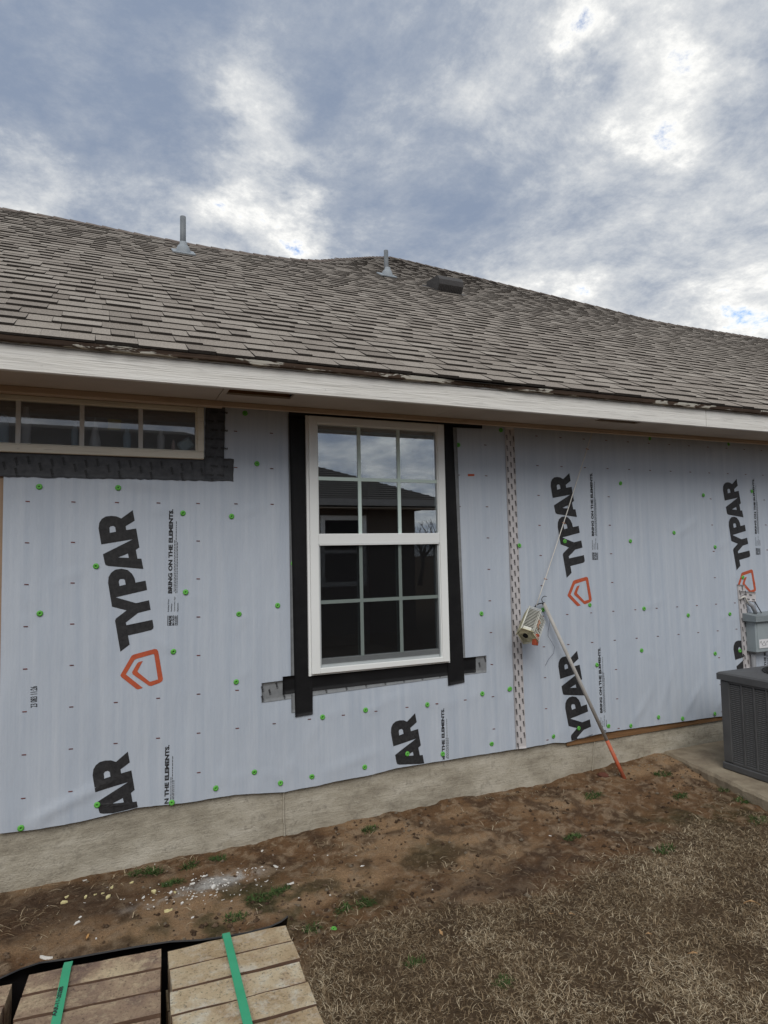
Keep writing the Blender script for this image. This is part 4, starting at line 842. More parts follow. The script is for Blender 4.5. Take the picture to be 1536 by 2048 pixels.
# electrical disconnect
db = thing('disconnect_box', (5.1, -.05, .745), 'grey electrical disconnect box with paper label above the air conditioner', 'electrical box')
MB().box((4.985, -.098, .745), (5.225, -.006, .985), c=.006).build('body', M['box'], db)
s = MB(); s.add([(4.955, -.012, .985), (5.255, -.012, .985), (5.255, -.128, .985), (4.955, -.128, .985), (4.955, -.012, 1.045), (5.255, -.012, 1.045), (5.255, -.128, 1.028), (4.955, -.128, 1.028)], [(0, 1, 2, 3), (4, 5, 6, 7), (0, 1, 5, 4), (1, 2, 6, 5), (2, 3, 7, 6), (3, 0, 4, 7)]); s.build('lid', M['boxd'], db)
MB().box((5.000, -.101, .775), (5.21, -.0985, .968), c=.001).build('front_cover', M['box'], db)
stk = MB().box((5.012, -.1025, .778), (5.15, -.1015, .845)).build('paper_label', M['paper'], db)
sg = MB(); rr = random.Random(8); pts = [(5.02+.012*k, -.1032, .815+.016*math.sin(k*2.1)+.006*rr.random()) for k in range(11)]; sg.tube(pts, .0012, 4); sg.tube([(5.045, -.1032, .795), (5.10, -.1032, .800)], .001, 4); sg.build('handwriting', M['ink'], stk)
s = MB(); s.tube([(5.018, -.04, .75), (5.018, -.04, .10)], .018, 10); s.tube([(5.018, -.04, .76), (5.018, -.04, .735)], .024, 10); s.build('conduit', M['conduit'], db, True)
s = MB(); q = W(1497, 1207, -.035); s.tube([(q[0], q[1], q[2]), (q[0]+.02, -.05, 1.10), (q[0]+.045, -.06, 1.04)], .014, 10); s.build('conduit', M['conduit'], db, True)
s = MB(); q0 = W(1479, 1199, -.014); q1 = W(1490, 1194, -.03); s.tube([q0, (np.array(q0)+q1)/2+np.array([0, -.01, .012]), q1, (q[0], q[1], q[2]-.005)], .0075, 8); s.build('white_cable', M['cord'], db, True)
s = MB(); q0 = W(1509, 1202, -.012); q1 = W(1523, 1226, -.06); s.tube([q0, q1], .004, 6); s.build('wire', M['wire'], db, True)
# leaning pole
pb = np.array(G(1247, 1553, .055)); pt = np.array(W(1087, 1206, -.045)); e = (pt-pb)/np.linalg.norm(pt-pb)
pole = thing('leaning_pole', pb, 'grey plastic pole with red painted foot leaning against the house wrap', 'pole')
pb0 = pb-e*.05; lr = .265
s = MB(); s.tube([pb+e*lr, pt], .0118, 14); s.tube([pt-e*.02, pt+e*.002], .0085, 10, 1); s.build('shaft', [M['pvc'], M['black']], pole, True)
s = MB(); s.tube([pb0, pb+e*(lr+.001)], .0125, 14); s.build('painted_foot', M['rpaint'], pole, True)
s = MB(); a_ = [W(u, v, -.05) for u, v in ((1090, 1210), (1084, 1206.5), (1078, 1207.5), (1073, 1210), (1069.5, 1214))]; s.tube(a_, .0042, 6); s.build('hook_wire', M['wire'], pole, True)
s = MB(); a_ = [W(u, v, -.05) for u, v in ((1088, 1207), (1084.5, 1203), (1083.2, 1198.5), (1085, 1194.5), (1088.5, 1192.3), (1093, 1192.8))]; s.tube(a_, .0024, 6); s.build('hook_wire', M['wire'], pole, True)
s = MB(); a_ = [W(u, v, -.03) for u, v in ((1090.5, 1212), (1094, 1228), (1100, 1243), (1096.5, 1260), (1096, 1272), (1104, 1285), (1109, 1294), (1107, 1307), (1099, 1316), (1094, 1324), (1091, 1331))]; s.tube(a_, .0013, 5); s.build('loose_thread', M['bluew'], pole, True)
# cord and birdhouse
c0 = np.array(W(1185, 862, -.05)); c0[2] = 2.40; c1_ = np.array(W(1072.5, 1212, -.075))
cord = thing('hanging_cord', c0, 'thin white cord tied from the soffit down to the birdhouse', 'cord')
s = MB(); s.tube([c0+(c1_-c0)*t+np.array([0, 0, -.012*math.sin(math.pi*t)]) for t in np.linspace(0, 1, 14)], .0034, 6); s.build('line', M['cord'], cord, True)
for u, v in ((1176, 897), (1124, 1041), (1086, 1155)):
    t = (np.array(W(u, v, -.06))-c0)@(c1_-c0)/np.linalg.norm(c1_-c0)**2; p = c0+(c1_-c0)*t+np.array([0, 0, -.012*math.sin(math.pi*t)])
    s = MB(); s.tube([p+np.array([-.012, -.002, .003]), p, p+np.array([.013, -.004, -.004])], [.0022, .0042, .0022], 6); s.build('knot', M['fig'], cord, True)
def birdhouse():
    top = np.array(W(1059.5, 1213, -.125)); bot = np.array(W(1043, 1255.6, -.225))
    e1 = Vector(bot-top); ln = e1.length; e1.normalize()                       # along the ridge, pointing down
    upv = Vector((-1.0, -.50, .05)); upv = (upv-e1*upv.dot(e1)).normalized(); e2 = upv.cross(e1).normalized()
    if e2.x < 0: e2 = -e2
    T0 = Vector(top)
    def P(a, c, h): return T0+e1*a+e2*c+upv*h                                   # a along ridge, c sideways, h above ridge
    B = Matrix(((e1.x, e2.x, upv.x, T0.x), (e1.y, e2.y, upv.y, T0.y), (e1.z, e2.z, upv.z, T0.z), (0, 0, 0, 1)))
    t = thing('birdhouse', tuple(P(ln*.5, 0, -.12)), 'small cream slatted plastic birdhouse hanging tilted beside the seam tape', 'birdhouse')
    rw, rd, wd_, wh = .062, .042, .052, .085                                   # roof half width, roof drop, wall half width, wall height
    b = MB(); b.box((.012, -wd_+.004, -rd-wh+.004), (ln-.006, wd_-.004, -rd+.006), M=B)
    b.add([P(.012, -wd_+.005, -rd), P(.012, wd_-.005, -rd), P(.012, 0, -.006), P(ln-.006, -wd_+.005, -rd), P(ln-.006, wd_-.005, -rd), P(ln-.006, 0, -.006)], [(0, 1, 2), (3, 4, 5), (0, 2, 5, 3), (1, 2, 5, 4)]); b.build('inner_shell', M['dark'], t)
    n = 17
    for sg_, mt in ((1, 'creamw'), (-1, 'cream')):
        s = MB()
        for k in range(n):
            a = ln*k/(n-1); s.tube([P(a, 0, 0), P(a, sg_*rw, -rd*rw/wd_*.9)], .0022, 5)
        s.tube([P(0, sg_*rw, -rd*rw/wd_*.9), P(ln, sg_*rw, -rd*rw/wd_*.9)], .0026, 5); s.build('roof_slats', M[mt], t, True)
    s = MB(); s.tube([P(-.004, 0, .001), P(ln+.004, 0, .001)], .0038, 6); s.build('ridge_bar', M['creamw'], t, True)
    s = MB(); s.box((ln-.026, .008, -.004), (ln-.002, .058, -.001), M=B @ Matrix.Rotation(-.62, 4, 'X')); s.build('roof_patch', M['creamw'], t)
    for sg_ in (1, -1):
        s = MB()
        for k in range(9): a = .012+(ln-.018)*k/8; s.tube([P(a, sg_*wd_, -rd), P(a, sg_*wd_, -rd-wh)], .0018, 5)
        for k in range(8): h = -rd-wh*k/7; s.tube([P(.012, sg_*wd_, h), P(ln-.006, sg_*wd_, h)], .0018, 5)
        s.build('side_lattice', M['creamw'], t, True)
    s = MB()
    for k in range(10):
        h = -rd-wh*k/9; s.tube([P(ln-.004, -wd_, h), P(ln-.004, wd_, h)], .0022, 5)
    s.tube([P(ln-.004, wd_, -rd), P(ln-.004, wd_, -rd-wh)], .0026, 5); s.tube([P(ln-.004, -wd_, -rd), P(ln-.004, -wd_, -rd-wh)], .0026, 5)
    s.tube([P(ln, -rw, -rd*rw/wd_*.9), P(ln, 0, 0), P(ln, rw, -rd*rw/wd_*.9)], .003, 5); s.build('front_slats', M['cream'], t, True)
    s = MB(); s.add([P(ln-.003, -wd_, -rd-.005), P(ln-.003, wd_, -rd-.005), P(ln-.003, 0, -.004), P(ln-.006, -wd_, -rd-.005), P(ln-.006, wd_, -rd-.005), P(ln-.006, 0, -.004)], [(0, 1, 2), (3, 4, 5), (0, 1, 4, 3), (1, 2, 5, 4), (2, 0, 3, 5)]); s.build('gable', M['cream'], t)
    s = MB(); s.tube([P(ln-.008, -.006, -rd-.022), P(ln+.0005, -.006, -rd-.022)], .017, 14); s.build('entry_hole', M['black'], t)
    s = MB(); s.tube([P(.075, wd_+.003, -rd-.006), P(.095, wd_+.008, -rd-.03), P(.12, wd_+.006, -rd-.022), P(.14, wd_+.004, -rd-.045)], [.003, .008, .007, .003], 7); s.build('ornament', M['fig'], t, True)
    q = Vector(W(1071.0, 1279, -.235)); MB().box((-.018, -.014, -.036), (.018, .014, .036), c=.003, M=Matrix.Translation(q) @ Matrix.Rotation(.18, 4, 'Y') @ Matrix.Rotation(.4, 4, 'Z')).build('orange_block', M['ored'], t)
birdhouse()

# ------------------------------------------------------------------ brick stacks
BL, BH, BW_, ZT = .242, .068, .0765, .78
def brick_mesh(k, mat):
    r = random.Random(k); s = MB(); n = 7; vs = []
    for i in range(n):
        x = (-BL/2+.0015)+(BL-.003)*i/(n-1); e = lambda a: r.uniform(-a, a); y0 = -BH/2+.0020+abs(e(.0026)); y1 = BH/2-.0016-abs(e(.0018))
        vs += [(x+e(.0008), y0, -.0012-abs(e(.0016))), (x+e(.0008), y1, -.0006-abs(e(.0012))), (x, y1+.0004, -BW_+.0006), (x, y0-.0004, -BW_+.0006)]
    s.add(vs, [(4*i+q, 4*i+(q+1) % 4, 4*i+4+(q+1) % 4, 4*i+4+q) for i in range(n-1) for q in range(4)]+[(0, 1, 2, 3), (4*n-4, 4*n-3, 4*n-2, 4*n-1)])
    s.mi = [0 if f_ % 4 == 0 else 1 for f_ in range(4*(n-1))]+[0, 0]; return s.mesh('brick', [mat, M['shaded_clay']])  # raw clay bed faces, colour darkened to stand for shade between bricks
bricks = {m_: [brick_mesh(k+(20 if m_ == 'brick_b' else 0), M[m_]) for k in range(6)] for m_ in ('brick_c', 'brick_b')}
def brick_stack(org, ang, mat, label, zt, rows=8, strapx=None, text=False, n_first=0):
    t = thing('brick_stack', (org[0], org[1], 0.0), label, 'brick stack', 'strapped brick stacks in the foreground')
    R_ = Matrix.Translation((org[0], org[1], 0)) @ Matrix.Rotation(ang, 4, 'Z'); r = random.Random(int(org[0]*999))
    lay = int(zt/BW_)
    for l in range(lay+1):
        z = zt-l*BW_
        if z < .04: break
        for k in range(rows):
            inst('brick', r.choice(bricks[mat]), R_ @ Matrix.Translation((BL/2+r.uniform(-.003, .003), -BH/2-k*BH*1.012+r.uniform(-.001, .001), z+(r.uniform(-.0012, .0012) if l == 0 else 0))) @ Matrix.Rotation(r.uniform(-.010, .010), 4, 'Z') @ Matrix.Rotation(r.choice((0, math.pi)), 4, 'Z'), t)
    if strapx:
        x0, x1 = strapx; w = .0078; s = MB(); D = rows*BH*1.02
        path = [(x0-.001, .005, .05), (x0-.001, .005, zt-.02), (x0, .003, zt+.0030), (x0, -.02, zt+.0045)]+[(x0+(x1-x0)*q, -D*q, zt+.0045) for q in (.25, .5, .75)]+[(x1, -D+.01, zt+.0045), (x1, -D-.004, zt), (x1, -D-.005, .05)]
        vs = []
        for x, y, z in path: vs += [R_ @ Vector((x-w, y, z)), R_ @ Vector((x+w, y, z))]
        th = .0009
        vs2 = [v+((R_.to_3x3() @ Vector((0, 0, th))) if 2 <= i//2 <= 7 else (R_.to_3x3() @ Vector((0, th if i//2 < 2 else -th, 0)))) for i, v in enumerate(vs)]; n = len(vs); m_ = len(path)
        fs = [(2*i, 2*i+1, 2*i+3, 2*i+2) for i in range(m_-1)]+[(n+2*i, n+2*i+1, n+2*i+3, n+2*i+2) for i in range(m_-1)]+[(2*i, 2*i+2, n+2*i+2, n+2*i) for i in range(m_-1)]+[(2*i+1, 2*i+3, n+2*i+3, n+2*i+1) for i in range(m_-1)]
        s.add(vs+vs2, fs); st = s.build('strap', M['strap'], t)
        if text:
            v, f = text_geo('AAR-11-2028B', .03); b = MB(); q0 = Vector((x0-.0005, -.160, zt+.0061)); ln_ = .082
            b.add([R_ @ (q0+Vector((-(p_[1]-.5)*.0075, p_[0]*ln_, 0))) for p_ in v], f); b.build('strap_lettering', M['ink'], st)
A = np.array(G(335, 1897, ZT)); B_ = np.array(G(562, 1847, ZT)); angR = math.atan2(B_[1]-A[1], B_[0]-A[0])
A2 = np.array(G(65, 1943, ZT)); B2 = np.array(G(328, 1892, ZT)); angM = math.atan2(B2[1]-A2[1], B2[0]-A2[0])
brick_stack((A[0]-.002, A[1]), angR, 'brick_c', 'stack of cream bricks with a plain green strap beside the dead lawn', ZT, 8, (.118, .120))
brick_stack((B2[0]-BL*math.cos(angM)-.003, B2[1]-BL*math.sin(angM)), angM, 'brick_b', 'middle stack of brownish bricks with a printed green strap', ZT, 8, (.068, .085), True)
brick_stack((B2[0]-2*BL*math.cos(angM)-.030, A2[1]+.022), angM+.01, 'brick_b', 'leftmost stack of bricks cut off by the frame', ZT-.012, 8)
# black plastic sheet along the back
edge = [(-60, 1975, -.02, .0), (0, 1953, .0, .0), (40, 1935, .004, 0), (80, 1922, .012, 0), (140, 1914, .010, 0), (200, 1903, .006, 0), (280, 1889, .006, 0), (340, 1880, .010, 0), (400, 1877, .012, 0), (450, 1870, .010, 0), (500, 1861, .010, 0), (540, 1850, .016, 0), (562, 1840, .024, 0), (576, 1829, .036, .0)]
pl = MB(); vs = []; 
for k, (u, v, dz, _) in enumerate(edge):
    p = np.array(W(u, v+2, float(np.interp(u, (-60, 30, 70, 320, 360, 580), (-2.118, -2.118, -2.140, -2.160, -2.176, -2.184))))); q = p.copy(); q[1] += .028+.01*math.sin(k*1.7)
    vs += [(p[0], p[1], p[2]), (p[0]+.001, p[1]+.003, p[2]-.001), (q[0], q[1], ZT-.05), (q[0]+.01, q[1]+.015*math.sin(k*2.3), ZT-.35), (q[0]+.02*math.sin(k), q[1]+.05+.03*math.sin(k*1.1), .03)]
n = len(edge); fs = [(5*i+k, 5*i+k+1, 5*i+5+k+1, 5*i+5+k) for i in range(n-1) for k in range(4)]
pl.add(vs, fs); vin = [(x, y-.0015, z-(.002 if i % 5 == 0 else 0)) for i, (x, y, z) in enumerate(vs)]
pl.add(vin, fs); pl.add([vs[5*i] for i in range(n)]+[vin[5*i] for i in range(n)], [(i, i+1, n+i+1, n+i) for i in range(n-1)])
o = pl.build('plastic_sheet', M['poly'], None, True); tag(o, 'black plastic sheet edge curling up behind the brick stacks', 'plastic sheet')

# ------------------------------------------------------------------ lawn, weeds, litter
def blades(name, x, y, ln, wd_, tone, lean, mat, seed, curl=1.0, zoff=0.0):
    r = np.random.RandomState(seed); n = len(x); az = r.uniform(0, 2*np.pi, n); z = zg(x, y)-.004+zoff
    ca, sa = np.cos(az), np.sin(az); px_, py_ = -sa, ca; bend = r.normal(0, .38, n)*curl
    V = np.zeros((n, 7, 3)); s_ = [0, .4, .75, 1.0]
    for k, t in enumerate(s_):
        an = lean*(.6+.8*t); hor = ln*t*np.sin(an); up = ln*t*np.cos(an)*(1-.25*t); a2 = az+bend*t
        cx_, cy_, cz_ = x+np.cos(a2)*hor, y+np.sin(a2)*hor, z+np.maximum(up, .001)
        w_ = wd_*(1, .9, .6, 0)[k]
        if k < 3: V[:, 2*k] = np.stack([cx_-px_*w_, cy_-py_*w_, cz_], -1); V[:, 2*k+1] = np.stack([cx_+px_*w_, cy_+py_*w_, cz_], -1)
        else: V[:, 6] = np.stack([cx_, cy_, cz_], -1)
    b_ = np.arange(n)[:, None]*7
    tri = np.concatenate([b_+np.array(q) for q in ((0, 1, 3), (0, 3, 2), (2, 3, 5), (2, 5, 4), (4, 5, 6))])
    col = np.repeat(np.stack([tone, tone, tone, np.ones(n)], -1)[:, None, :], 7, 1).reshape(-1, 4)
    return raw(name, V.reshape(-1, 3), tri, mat, None, {'soil': col}, False)
r = np.random.RandomState(5); N = 520000
x = r.uniform(.55, 5.4, N); y = r.uniform(-2.9, -.75, N); tf_ = turf(x, y)
dens_ = tf_*(.35+.65*sstep(.3, .6, fbm(x*6, y*6, 3, 61))); k = r.rand(N) < dens_; x, y = x[k], y[k]; n = len(x)
tone = np.clip(.05+r.beta(1.0, 1.25, n)+(fbm(x*4, y*4, 3, 62)-.5)*.55, 0, 1)
g_ = blades('lawn', x, y, r.uniform(.012, .048, n), r.uniform(.0006, .0013, n), tone, r.uniform(.6, 1.5, n), M['straw'], 6); tag(g_, 'dead brown lawn grass beside the bricks', 'grass', kind='stuff')
N = 9000; x = r.uniform(-.3, 4.3, N); y = r.uniform(-1.5, -.03, N); k = (r.rand(N) < .06+.9*sstep(.52, .7, fbm(x*3, y*3, 3, 64))) & (turf(x, y) < .5); x, y = x[k], y[k]; n = len(x)
g_ = blades('loose_straw', x, y, r.uniform(.015, .075, n), r.uniform(.0007, .0015, n), np.clip(r.beta(2, 1.6, n), 0, 1), r.uniform(.9, 1.5, n), M['straw'], 7, 1.4, .007); tag(g_, 'loose dead straw scattered over the bare dirt', 'straw', kind='stuff')
N = 15000; x = r.uniform(-.5, 4.1, N); y = r.uniform(-1.7, -.012, N); k = (turf(x, y) < .6) & (r.rand(N) < .25+.75*sstep(.45, .65, fbm(x*2.5, y*2.5, 3, 66))); x, y = x[k], y[k]; n = len(x)
sz = .0016+.013*r.rand(n)**5; oct_ = np.array([(1, 0, 0), (0, 1, 0), (-1, 0, 0), (0, -1, 0), (0, 0, .8), (0, 0, -.6)])
V = oct_[None]*sz[:, None, None]*r.uniform(.6, 1.3, (n, 6, 3)); an = r.uniform(0, 6.3, n); ca, sa = np.cos(an)[:, None], np.sin(an)[:, None]; V = np.stack([V[..., 0]*ca-V[..., 1]*sa, V[..., 0]*sa+V[..., 1]*ca, V[..., 2]], -1)
V += np.stack([x, y, zg(x, y)+sz*.2], -1)[:, None]; tri = np.concatenate([np.arange(n)[:, None]*6+np.array(q_) for q_ in ((0, 1, 4), (1, 2, 4), (2, 3, 4), (3, 0, 4), (1, 0, 5), (2, 1, 5), (3, 2, 5), (0, 3, 5))])
cc = np.array([(.10, .062, .04), (.17, .11, .07), (.26, .18, .12), (.33, .27, .2)])[r.choice(4, n, p=(.35, .35, .2, .1))]; cc = np.repeat(np.concatenate([cc, np.ones((n, 1))], 1)[:, None], 6, 1).reshape(-1, 4)
o = raw('soil_crumbs', V.reshape(-1, 3), tri, M['soil'], None, {'soil': cc}); tag(o, 'small crumbs of brown soil over the bare dirt', 'soil', kind='stuff')
WP = ((286, 1743, .05), (308, 1741, .035), (435, 1714, .035), (380, 1731, .03), (342, 1765, .04), (740, 1660, .035), (1145, 1663, .04), (1325, 1556, .05), (1410, 1547, .055), (1456, 1580, .05), (1395, 1535, .04), (1328, 1693, .045), (685, 1809, .03), (731, 1796, .03), (624, 1849, .03), (1185, 1590, .05), (1273, 1526, .035), (520, 1790, .045), (560, 1775, .035), (470, 1832, .035), (1360, 1590, .04), (1490, 1600, .05), (1520, 1640, .05), (830, 1919, .03), (1010, 1965, .03))
for i, (u, v, rad) in enumerate(WP):
    p = G(u, v, .035 if u > 1100 else .02); n = int(200*rad/.04); q = np.random.RandomState(100+i); a = q.uniform(0, 6.3, n); d = rad*np.sqrt(q.rand(n))
    o = blades('weed_tuft', p[0]+np.cos(a)*d*1.4, p[1]+np.sin(a)*d*.8, q.uniform(.012, .040, n), q.uniform(.0010, .0028, n), q.beta(2, 2, n), q.uniform(.3, 1.3, n), M['weed'], 300+i)
    tag(o, 'small green weed tuft '+('in the dead lawn' if v > 1900 else 'beside the concrete pad' if u > 1350 else 'in the dirt near the leaning pole' if u > 1100 else 'at the foot of the foundation' if v < 1752 else 'in the dirt behind the brick stacks' if u < 600 else 'at the edge of the dead lawn'), 'weed', 'green weed tufts')
def shard(k, sx_, sy_, th, jag=.35):
    q = random.Random(k); n = q.randint(5, 8); s = MB(); top = []; 
    for i in range(n):
        a = 2*math.pi*i/n+q.uniform(-.2, .2); rr_ = q.uniform(1-jag, 1); top.append((sx_*rr_*math.cos(a), sy_*rr_*math.sin(a)))
    s.add([(a, c, th+q.uniform(-.002, .002)) for a, c in top]+[(a*.96, c*.96, -.002) for a, c in top], [tuple(range(n)), tuple(range(2*n-1, n-1, -1))]+[(i, (i+1) % n, n+(i+1) % n, n+i) for i in range(n)]); return s
chip_me = [shard(k, .016, .008, .0015, .6).mesh('paint_chip', M['chip']) for k in range(7)]; foam_me = [shard(50+k, .018, .010, .006, .5).mesh('foam_scrap', M['foam']) for k in range(5)]
def lay(name, me, u, v, sc, label, cat, group, tilt=.25, z=None):
    p = G(u, v, .02); zz_ = float(zg(p[0], p[1])); p = G(u, v, zz_); o = inst(name, me, Matrix.Translation((p[0], p[1], float(zg(p[0], p[1]))+.001)) @ Matrix.Rotation(random.random()*6.3, 4, 'Z') @ Matrix.Rotation(random.uniform(-tilt, tilt), 4, 'X') @ Matrix.Scale(sc, 4)); return tag(o, label, cat, group)
LC = 'white flake of paint or plaster lying on the dirt'
for u, v, sc in ((552, 1732, 1.5), (580, 1767, 1.7), (427, 1775, 1.6), (384, 1768, 1.2), (410, 1752, 1.1), (342, 1785, 1.1), (287, 1795, .9), (364, 1807, .9), (385, 1835, .8), (524, 1703, .9), (449, 1761, .8), (451, 1769, .9), (383, 1798, .7), (385, 1760, .8), (192, 1879, .7), (725, 1730, .8), (711, 1714, .6), (598, 1796, .5), (660, 1795, .6), (1100, 1672, .7), (865, 1779, .5), (505, 1738, .6), (475, 1747, .7), (446, 1800, .6), (463, 1802, .6), (170, 1760, 1.1), (154, 1847, 1.2), (160, 1835, .8)):
    lay('paint_chip', chip_me[int(u) % 7], u, v, sc, LC, 'paint chip', 'white paint chips on the dirt')
q = random.Random(31)
for i in range(150):
    a = q.gauss(0, 1); c = q.gauss(0, 1); u = 420+a*75; v = 1772-(a*75)*.22+c*16
    if i > 125: u = q.uniform(20, 660); v = 1800-(u-100)*.2+q.uniform(-45, 55)
    if v < 1790-(u)*.205+2: continue
    lay('paint_chip', chip_me[i % 7], u, v, q.uniform(.2, .62), 'tiny '+LC, 'paint chip', 'white paint chips on the dirt')
for u, v, sc in ((224, 1776, .9), (217, 1794, 1.1), (308, 1785, 1.2), (335, 1823, 1.2), (264, 1766, .7), (171, 1795, .8), (128, 1806, 1.1), (133, 1795, .8), (190, 1790, .5), (205, 1788, .5), (350, 1786, .6)):
    lay('foam_scrap', foam_me[int(u) % 5], u, v, sc, 'pale yellow scrap of foam lying on the dirt', 'foam scrap', 'yellow foam scraps on the dirt')
lay('insulation_wisp', shard(77, .045, .010, .008, .55).mesh('insulation_wisp', M['chip']), 91, 1917, 1.0, 'long off-white wisp of insulation near the brick stacks', 'insulation', None)
lay('wood_splinter', shard(78, .022, .006, .006, .2).mesh('wood_splinter', M['stick']), 175, 1878, .9, 'small orange wood splinter on the dirt', 'splinter', None)
def leaf_mesh(k):
    q = random.Random(k); s = MB(); n = 7; L_ = .034; vs = []
    for i in range(n):
        t = i/(n-1); w = .013*math.sin(math.pi*min(1, t*1.05))*(1+.35*((i % 2)*2-1)); z = .006+.012*math.sin(t*3.1+k)
        vs += [(L_*(t-.5)*2, -w, z+.004), (L_*(t-.5)*2, 0, z), (L_*(t-.5)*2, w, z+.006)]
    s.add(vs, [(3*i+j, 3*i+j+1, 3*i+4+j, 3*i+3+j) for i in range(n-1) for j in (0, 1)]); return s.mesh('dry_leaf', M['leaf'])
lm = [leaf_mesh(k) for k in range(3)]
for i, (u, v) in enumerate(((1505, 1821), (1145, 1841), (1103, 1838), (1298, 1881), (1386, 1920), (883, 1876))):
    o = lay('dry_leaf', lm[i % 3], u, v, random.uniform(.4, .6) if i else .95, 'small dry brown leaf resting on the dead lawn', 'leaf', 'dry leaves on the lawn', .3); o.location.z += .018
o = lay('loose_cap_nail', capme, 667, 1857, 1.0, 'green plastic cap nail lying on the dirt', 'cap nail', None, 0); o.matrix_basis = Matrix.Translation(o.matrix_basis.translation) @ Matrix.Rotation(-math.pi/2+.1, 4, 'X')
def lump(k, r_):
    s = MB(); q = random.Random(k); s.lathe([(.001, .9), (.45, .82), (.85, .5), (1, .1), (.9, -.25), (.001, -.3)], (0, 0, 0), 9); s.v = [(a*r_*q.uniform(.75, 1.1), c*r_*q.uniform(.75, 1.1)*.8, d*r_*.6*q.uniform(.8, 1.1)) for a, c, d in s.v]; return s
o = lay('brick_lump', lump(3, .042).mesh('brick_lump', M['redrock']), 1206, 1544, 1., 'dark red broken brick lump beside the pole foot', 'brick piece', None)
gm = [lump(10+k, .008).mesh('pebble', M['pad']) for k in range(4)]
for i in range(46):
    u = q.uniform(1185, 1345); v = 1558-(u-1185)*.33+q.gauss(0, 5)-2
    if i > 34: u = q.uniform(1400, 1536); v = 1600+q.uniform(-8, 20)
    lay('pebble', gm[i % 4], u, v+4, q.uniform(.4, 1.1), 'small tan pebble in the soil near the foundation', 'pebble', 'pebbles by the pole foot and pad')

# ------------------------------------------------------------------ behind the high window
def bottle(x, prof, mat, label, y=.045):
    s = MB(); s.lathe([(max(r_, .0005), h) for r_, h in prof], (x, y, TZ0+.0445), 14); o = s.build('bottle', M[mat], None, True); tag(o, label, 'bottle')
cone = ((0, 0), (.027, 0), (.028, .03), (.02, .075), (.008, .13), (.002, .165), (0, .166)); pump = ((0, 0), (.019, 0), (.020, .07), (.018, .085), (.010, .095), (.010, .115), (0, .116))
bottle(.30, cone, 'bwhite', 'white cone-shaped bottle behind the high window'); bottle(.455, pump, 'bblue', 'pale blue bottle standing behind the high window'); bottle(.625, [(r_*1.0, h*1.0) for r_, h in pump], 'bwhite', 'white bottle in the last pane of the high window')
bottle(.205, [(r_*.9, h*1.1) for r_, h in pump], 'bblue', 'pale blue bottle behind the second bar of the high window'); bottle(-.02, [(r_*1.4, h*1.7) for r_, h in pump], 'bwhite', 'tall white bottle beside the left bar of the high window'); bottle(.69, [(r_*.5, h*.55) for r_, h in pump], 'pink', 'tiny pink bottle behind the high window'); bottle(-.115, [(r_*1.2, h*1.3) for r_, h in pump], 'bblue', 'blurred pale bottle at the left edge of the high window')
o = MB().box((.36, .022, 2.245), (.425, .023, 2.30), c=.0003).build('paper_note', M['note']); tag(o, 'yellow paper note stuck behind the high window', 'note')
o = MB().box((-.04, -.012, -.03), (.04, .012, .03), c=.008, M=Matrix.Translation((.755, .045, 2.185)) @ Matrix.Rotation(-.6, 4, 'Y')).build('sponge', M['sponge']); tag(o, 'pale blue sponge leaning behind the high window', 'sponge')

# ------------------------------------------------------------------ the house opposite (seen in the window)
NY = -8.0
nh = thing('neighbour_house', (0, NY-4, 0), 'dark brown neighbouring house reflected in the window', 'house')
nx0, nx1 = -9.0, 6.75; ez = 2.63; ns_ = .43
def nwall():
    s = MB(); s.box((nx0+.5, NY-9, -.05), (nx1-.52, NY-.42, 2.5)); o = s.build('wall', M['nwall'], nh)
    return o
nwall(); rdg = 4.6
s = MB(); zr = ez+ns_*rdg
s.add([(nx0, NY, ez), (nx1, NY, ez), (nx1, NY-2*rdg, ez), (nx0, NY-2*rdg, ez), (nx0+rdg, NY-rdg, zr), (nx1-rdg, NY-rdg, zr)], [(0, 1, 5, 4), (1, 2, 5), (2, 3, 4, 5), (3, 0, 4), (0, 1, 2, 3)]); nr = s.build('roof', M['nroof'], nh)
s = MB()
for k in range(34):
    t = k*.14/1.088; z = ez+ns_*t+.012; s.box((nx0+t, NY-t-.01, z-.012), (nx1-t, NY-t+.006, z+.004))
o = s.build('shingle_courses', M['nroof'], nr); o['kind'] = 'stuff'
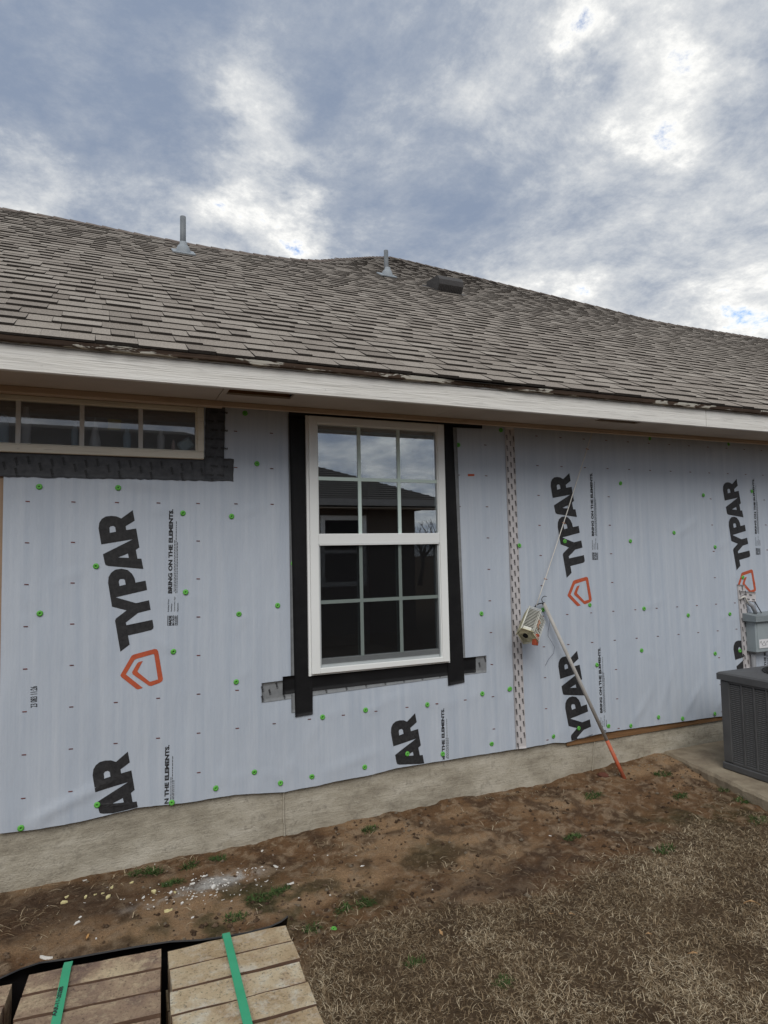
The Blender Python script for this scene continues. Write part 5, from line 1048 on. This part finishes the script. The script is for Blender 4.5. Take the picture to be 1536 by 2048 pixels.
s = MB(); s.box((nx0, NY-.02, 2.50), (nx1, NY+.012, ez)); s.box((nx1-.012, NY-2*rdg, 2.50), (nx1+.012, NY-.02, ez)); s.build('fascia_board', M['nfascia'], nh)
s = MB(); s.box((nx0+.03, NY-.5, 2.455), (nx1-.03, NY-.03, 2.47)); s.build('soffit_panel', M['soffit'], nh)
nw = MB(); wx0, wx1, wz0, wz1 = 4.20, 5.15, .95, 2.33; y1 = NY-.39
nw.box((wx0, y1-.03, wz0), (wx0+.09, y1, wz1)); nw.box((wx1-.09, y1-.03, wz0), (wx1, y1, wz1)); nw.box((wx0+.09, y1-.03, wz1-.09), (wx1-.09, y1, wz1)); nw.box((wx0+.09, y1-.03, wz0), (wx1-.09, y1, wz0+.09)); nwin = nw.build('window', M['vinyl'], nh)
MB().box((wx0+.09, y1-.028, 1.60), (wx1-.09, y1-.005, 1.66)).build('meeting_rail', M['vinyl'], nwin); MB().box((wx0+.09, y1-.026, wz0+.09), (wx1-.09, y1-.022, wz1-.09)).build('pane', M['acd'], nwin)
tr = thing('bare_tree', (14.6, -25, 0), 'bare leafless tree beyond the neighbouring house', 'tree')
def tree(base, h):
    s = MB(); tw = MB(); q = random.Random(5)
    def br(p, d, ln, r_, lv):
        pts = [Vector(p)]; dd = Vector(d).normalized()
        for k in range(4): dd = (dd+Vector((q.uniform(-.25, .25), q.uniform(-.25, .25), q.uniform(-.1, .2)))).normalized(); pts.append(pts[-1]+dd*ln/4)
        (s if lv < 2 else tw).tube(pts, [r_*(1-.6*k/4) for k in range(5)], 5)
        if lv < 4:
            for k in range(4 if lv < 2 else 3):
                a = pts[q.randint(2, 4)]; nd_ = (dd+Vector((q.uniform(-1, 1), q.uniform(-1, 1), q.uniform(-.1, .6)))*.8); br(a, nd_, ln*q.uniform(.5, .75), r_*.5, lv+1)
    br(base, (0, 0, 1), h*.5, .13, 0); s.build('trunk', M['bark'], tr, True); tw.build('crown', M['bark'], tr, True)
tree((14.6, -25, 0), 3.7)
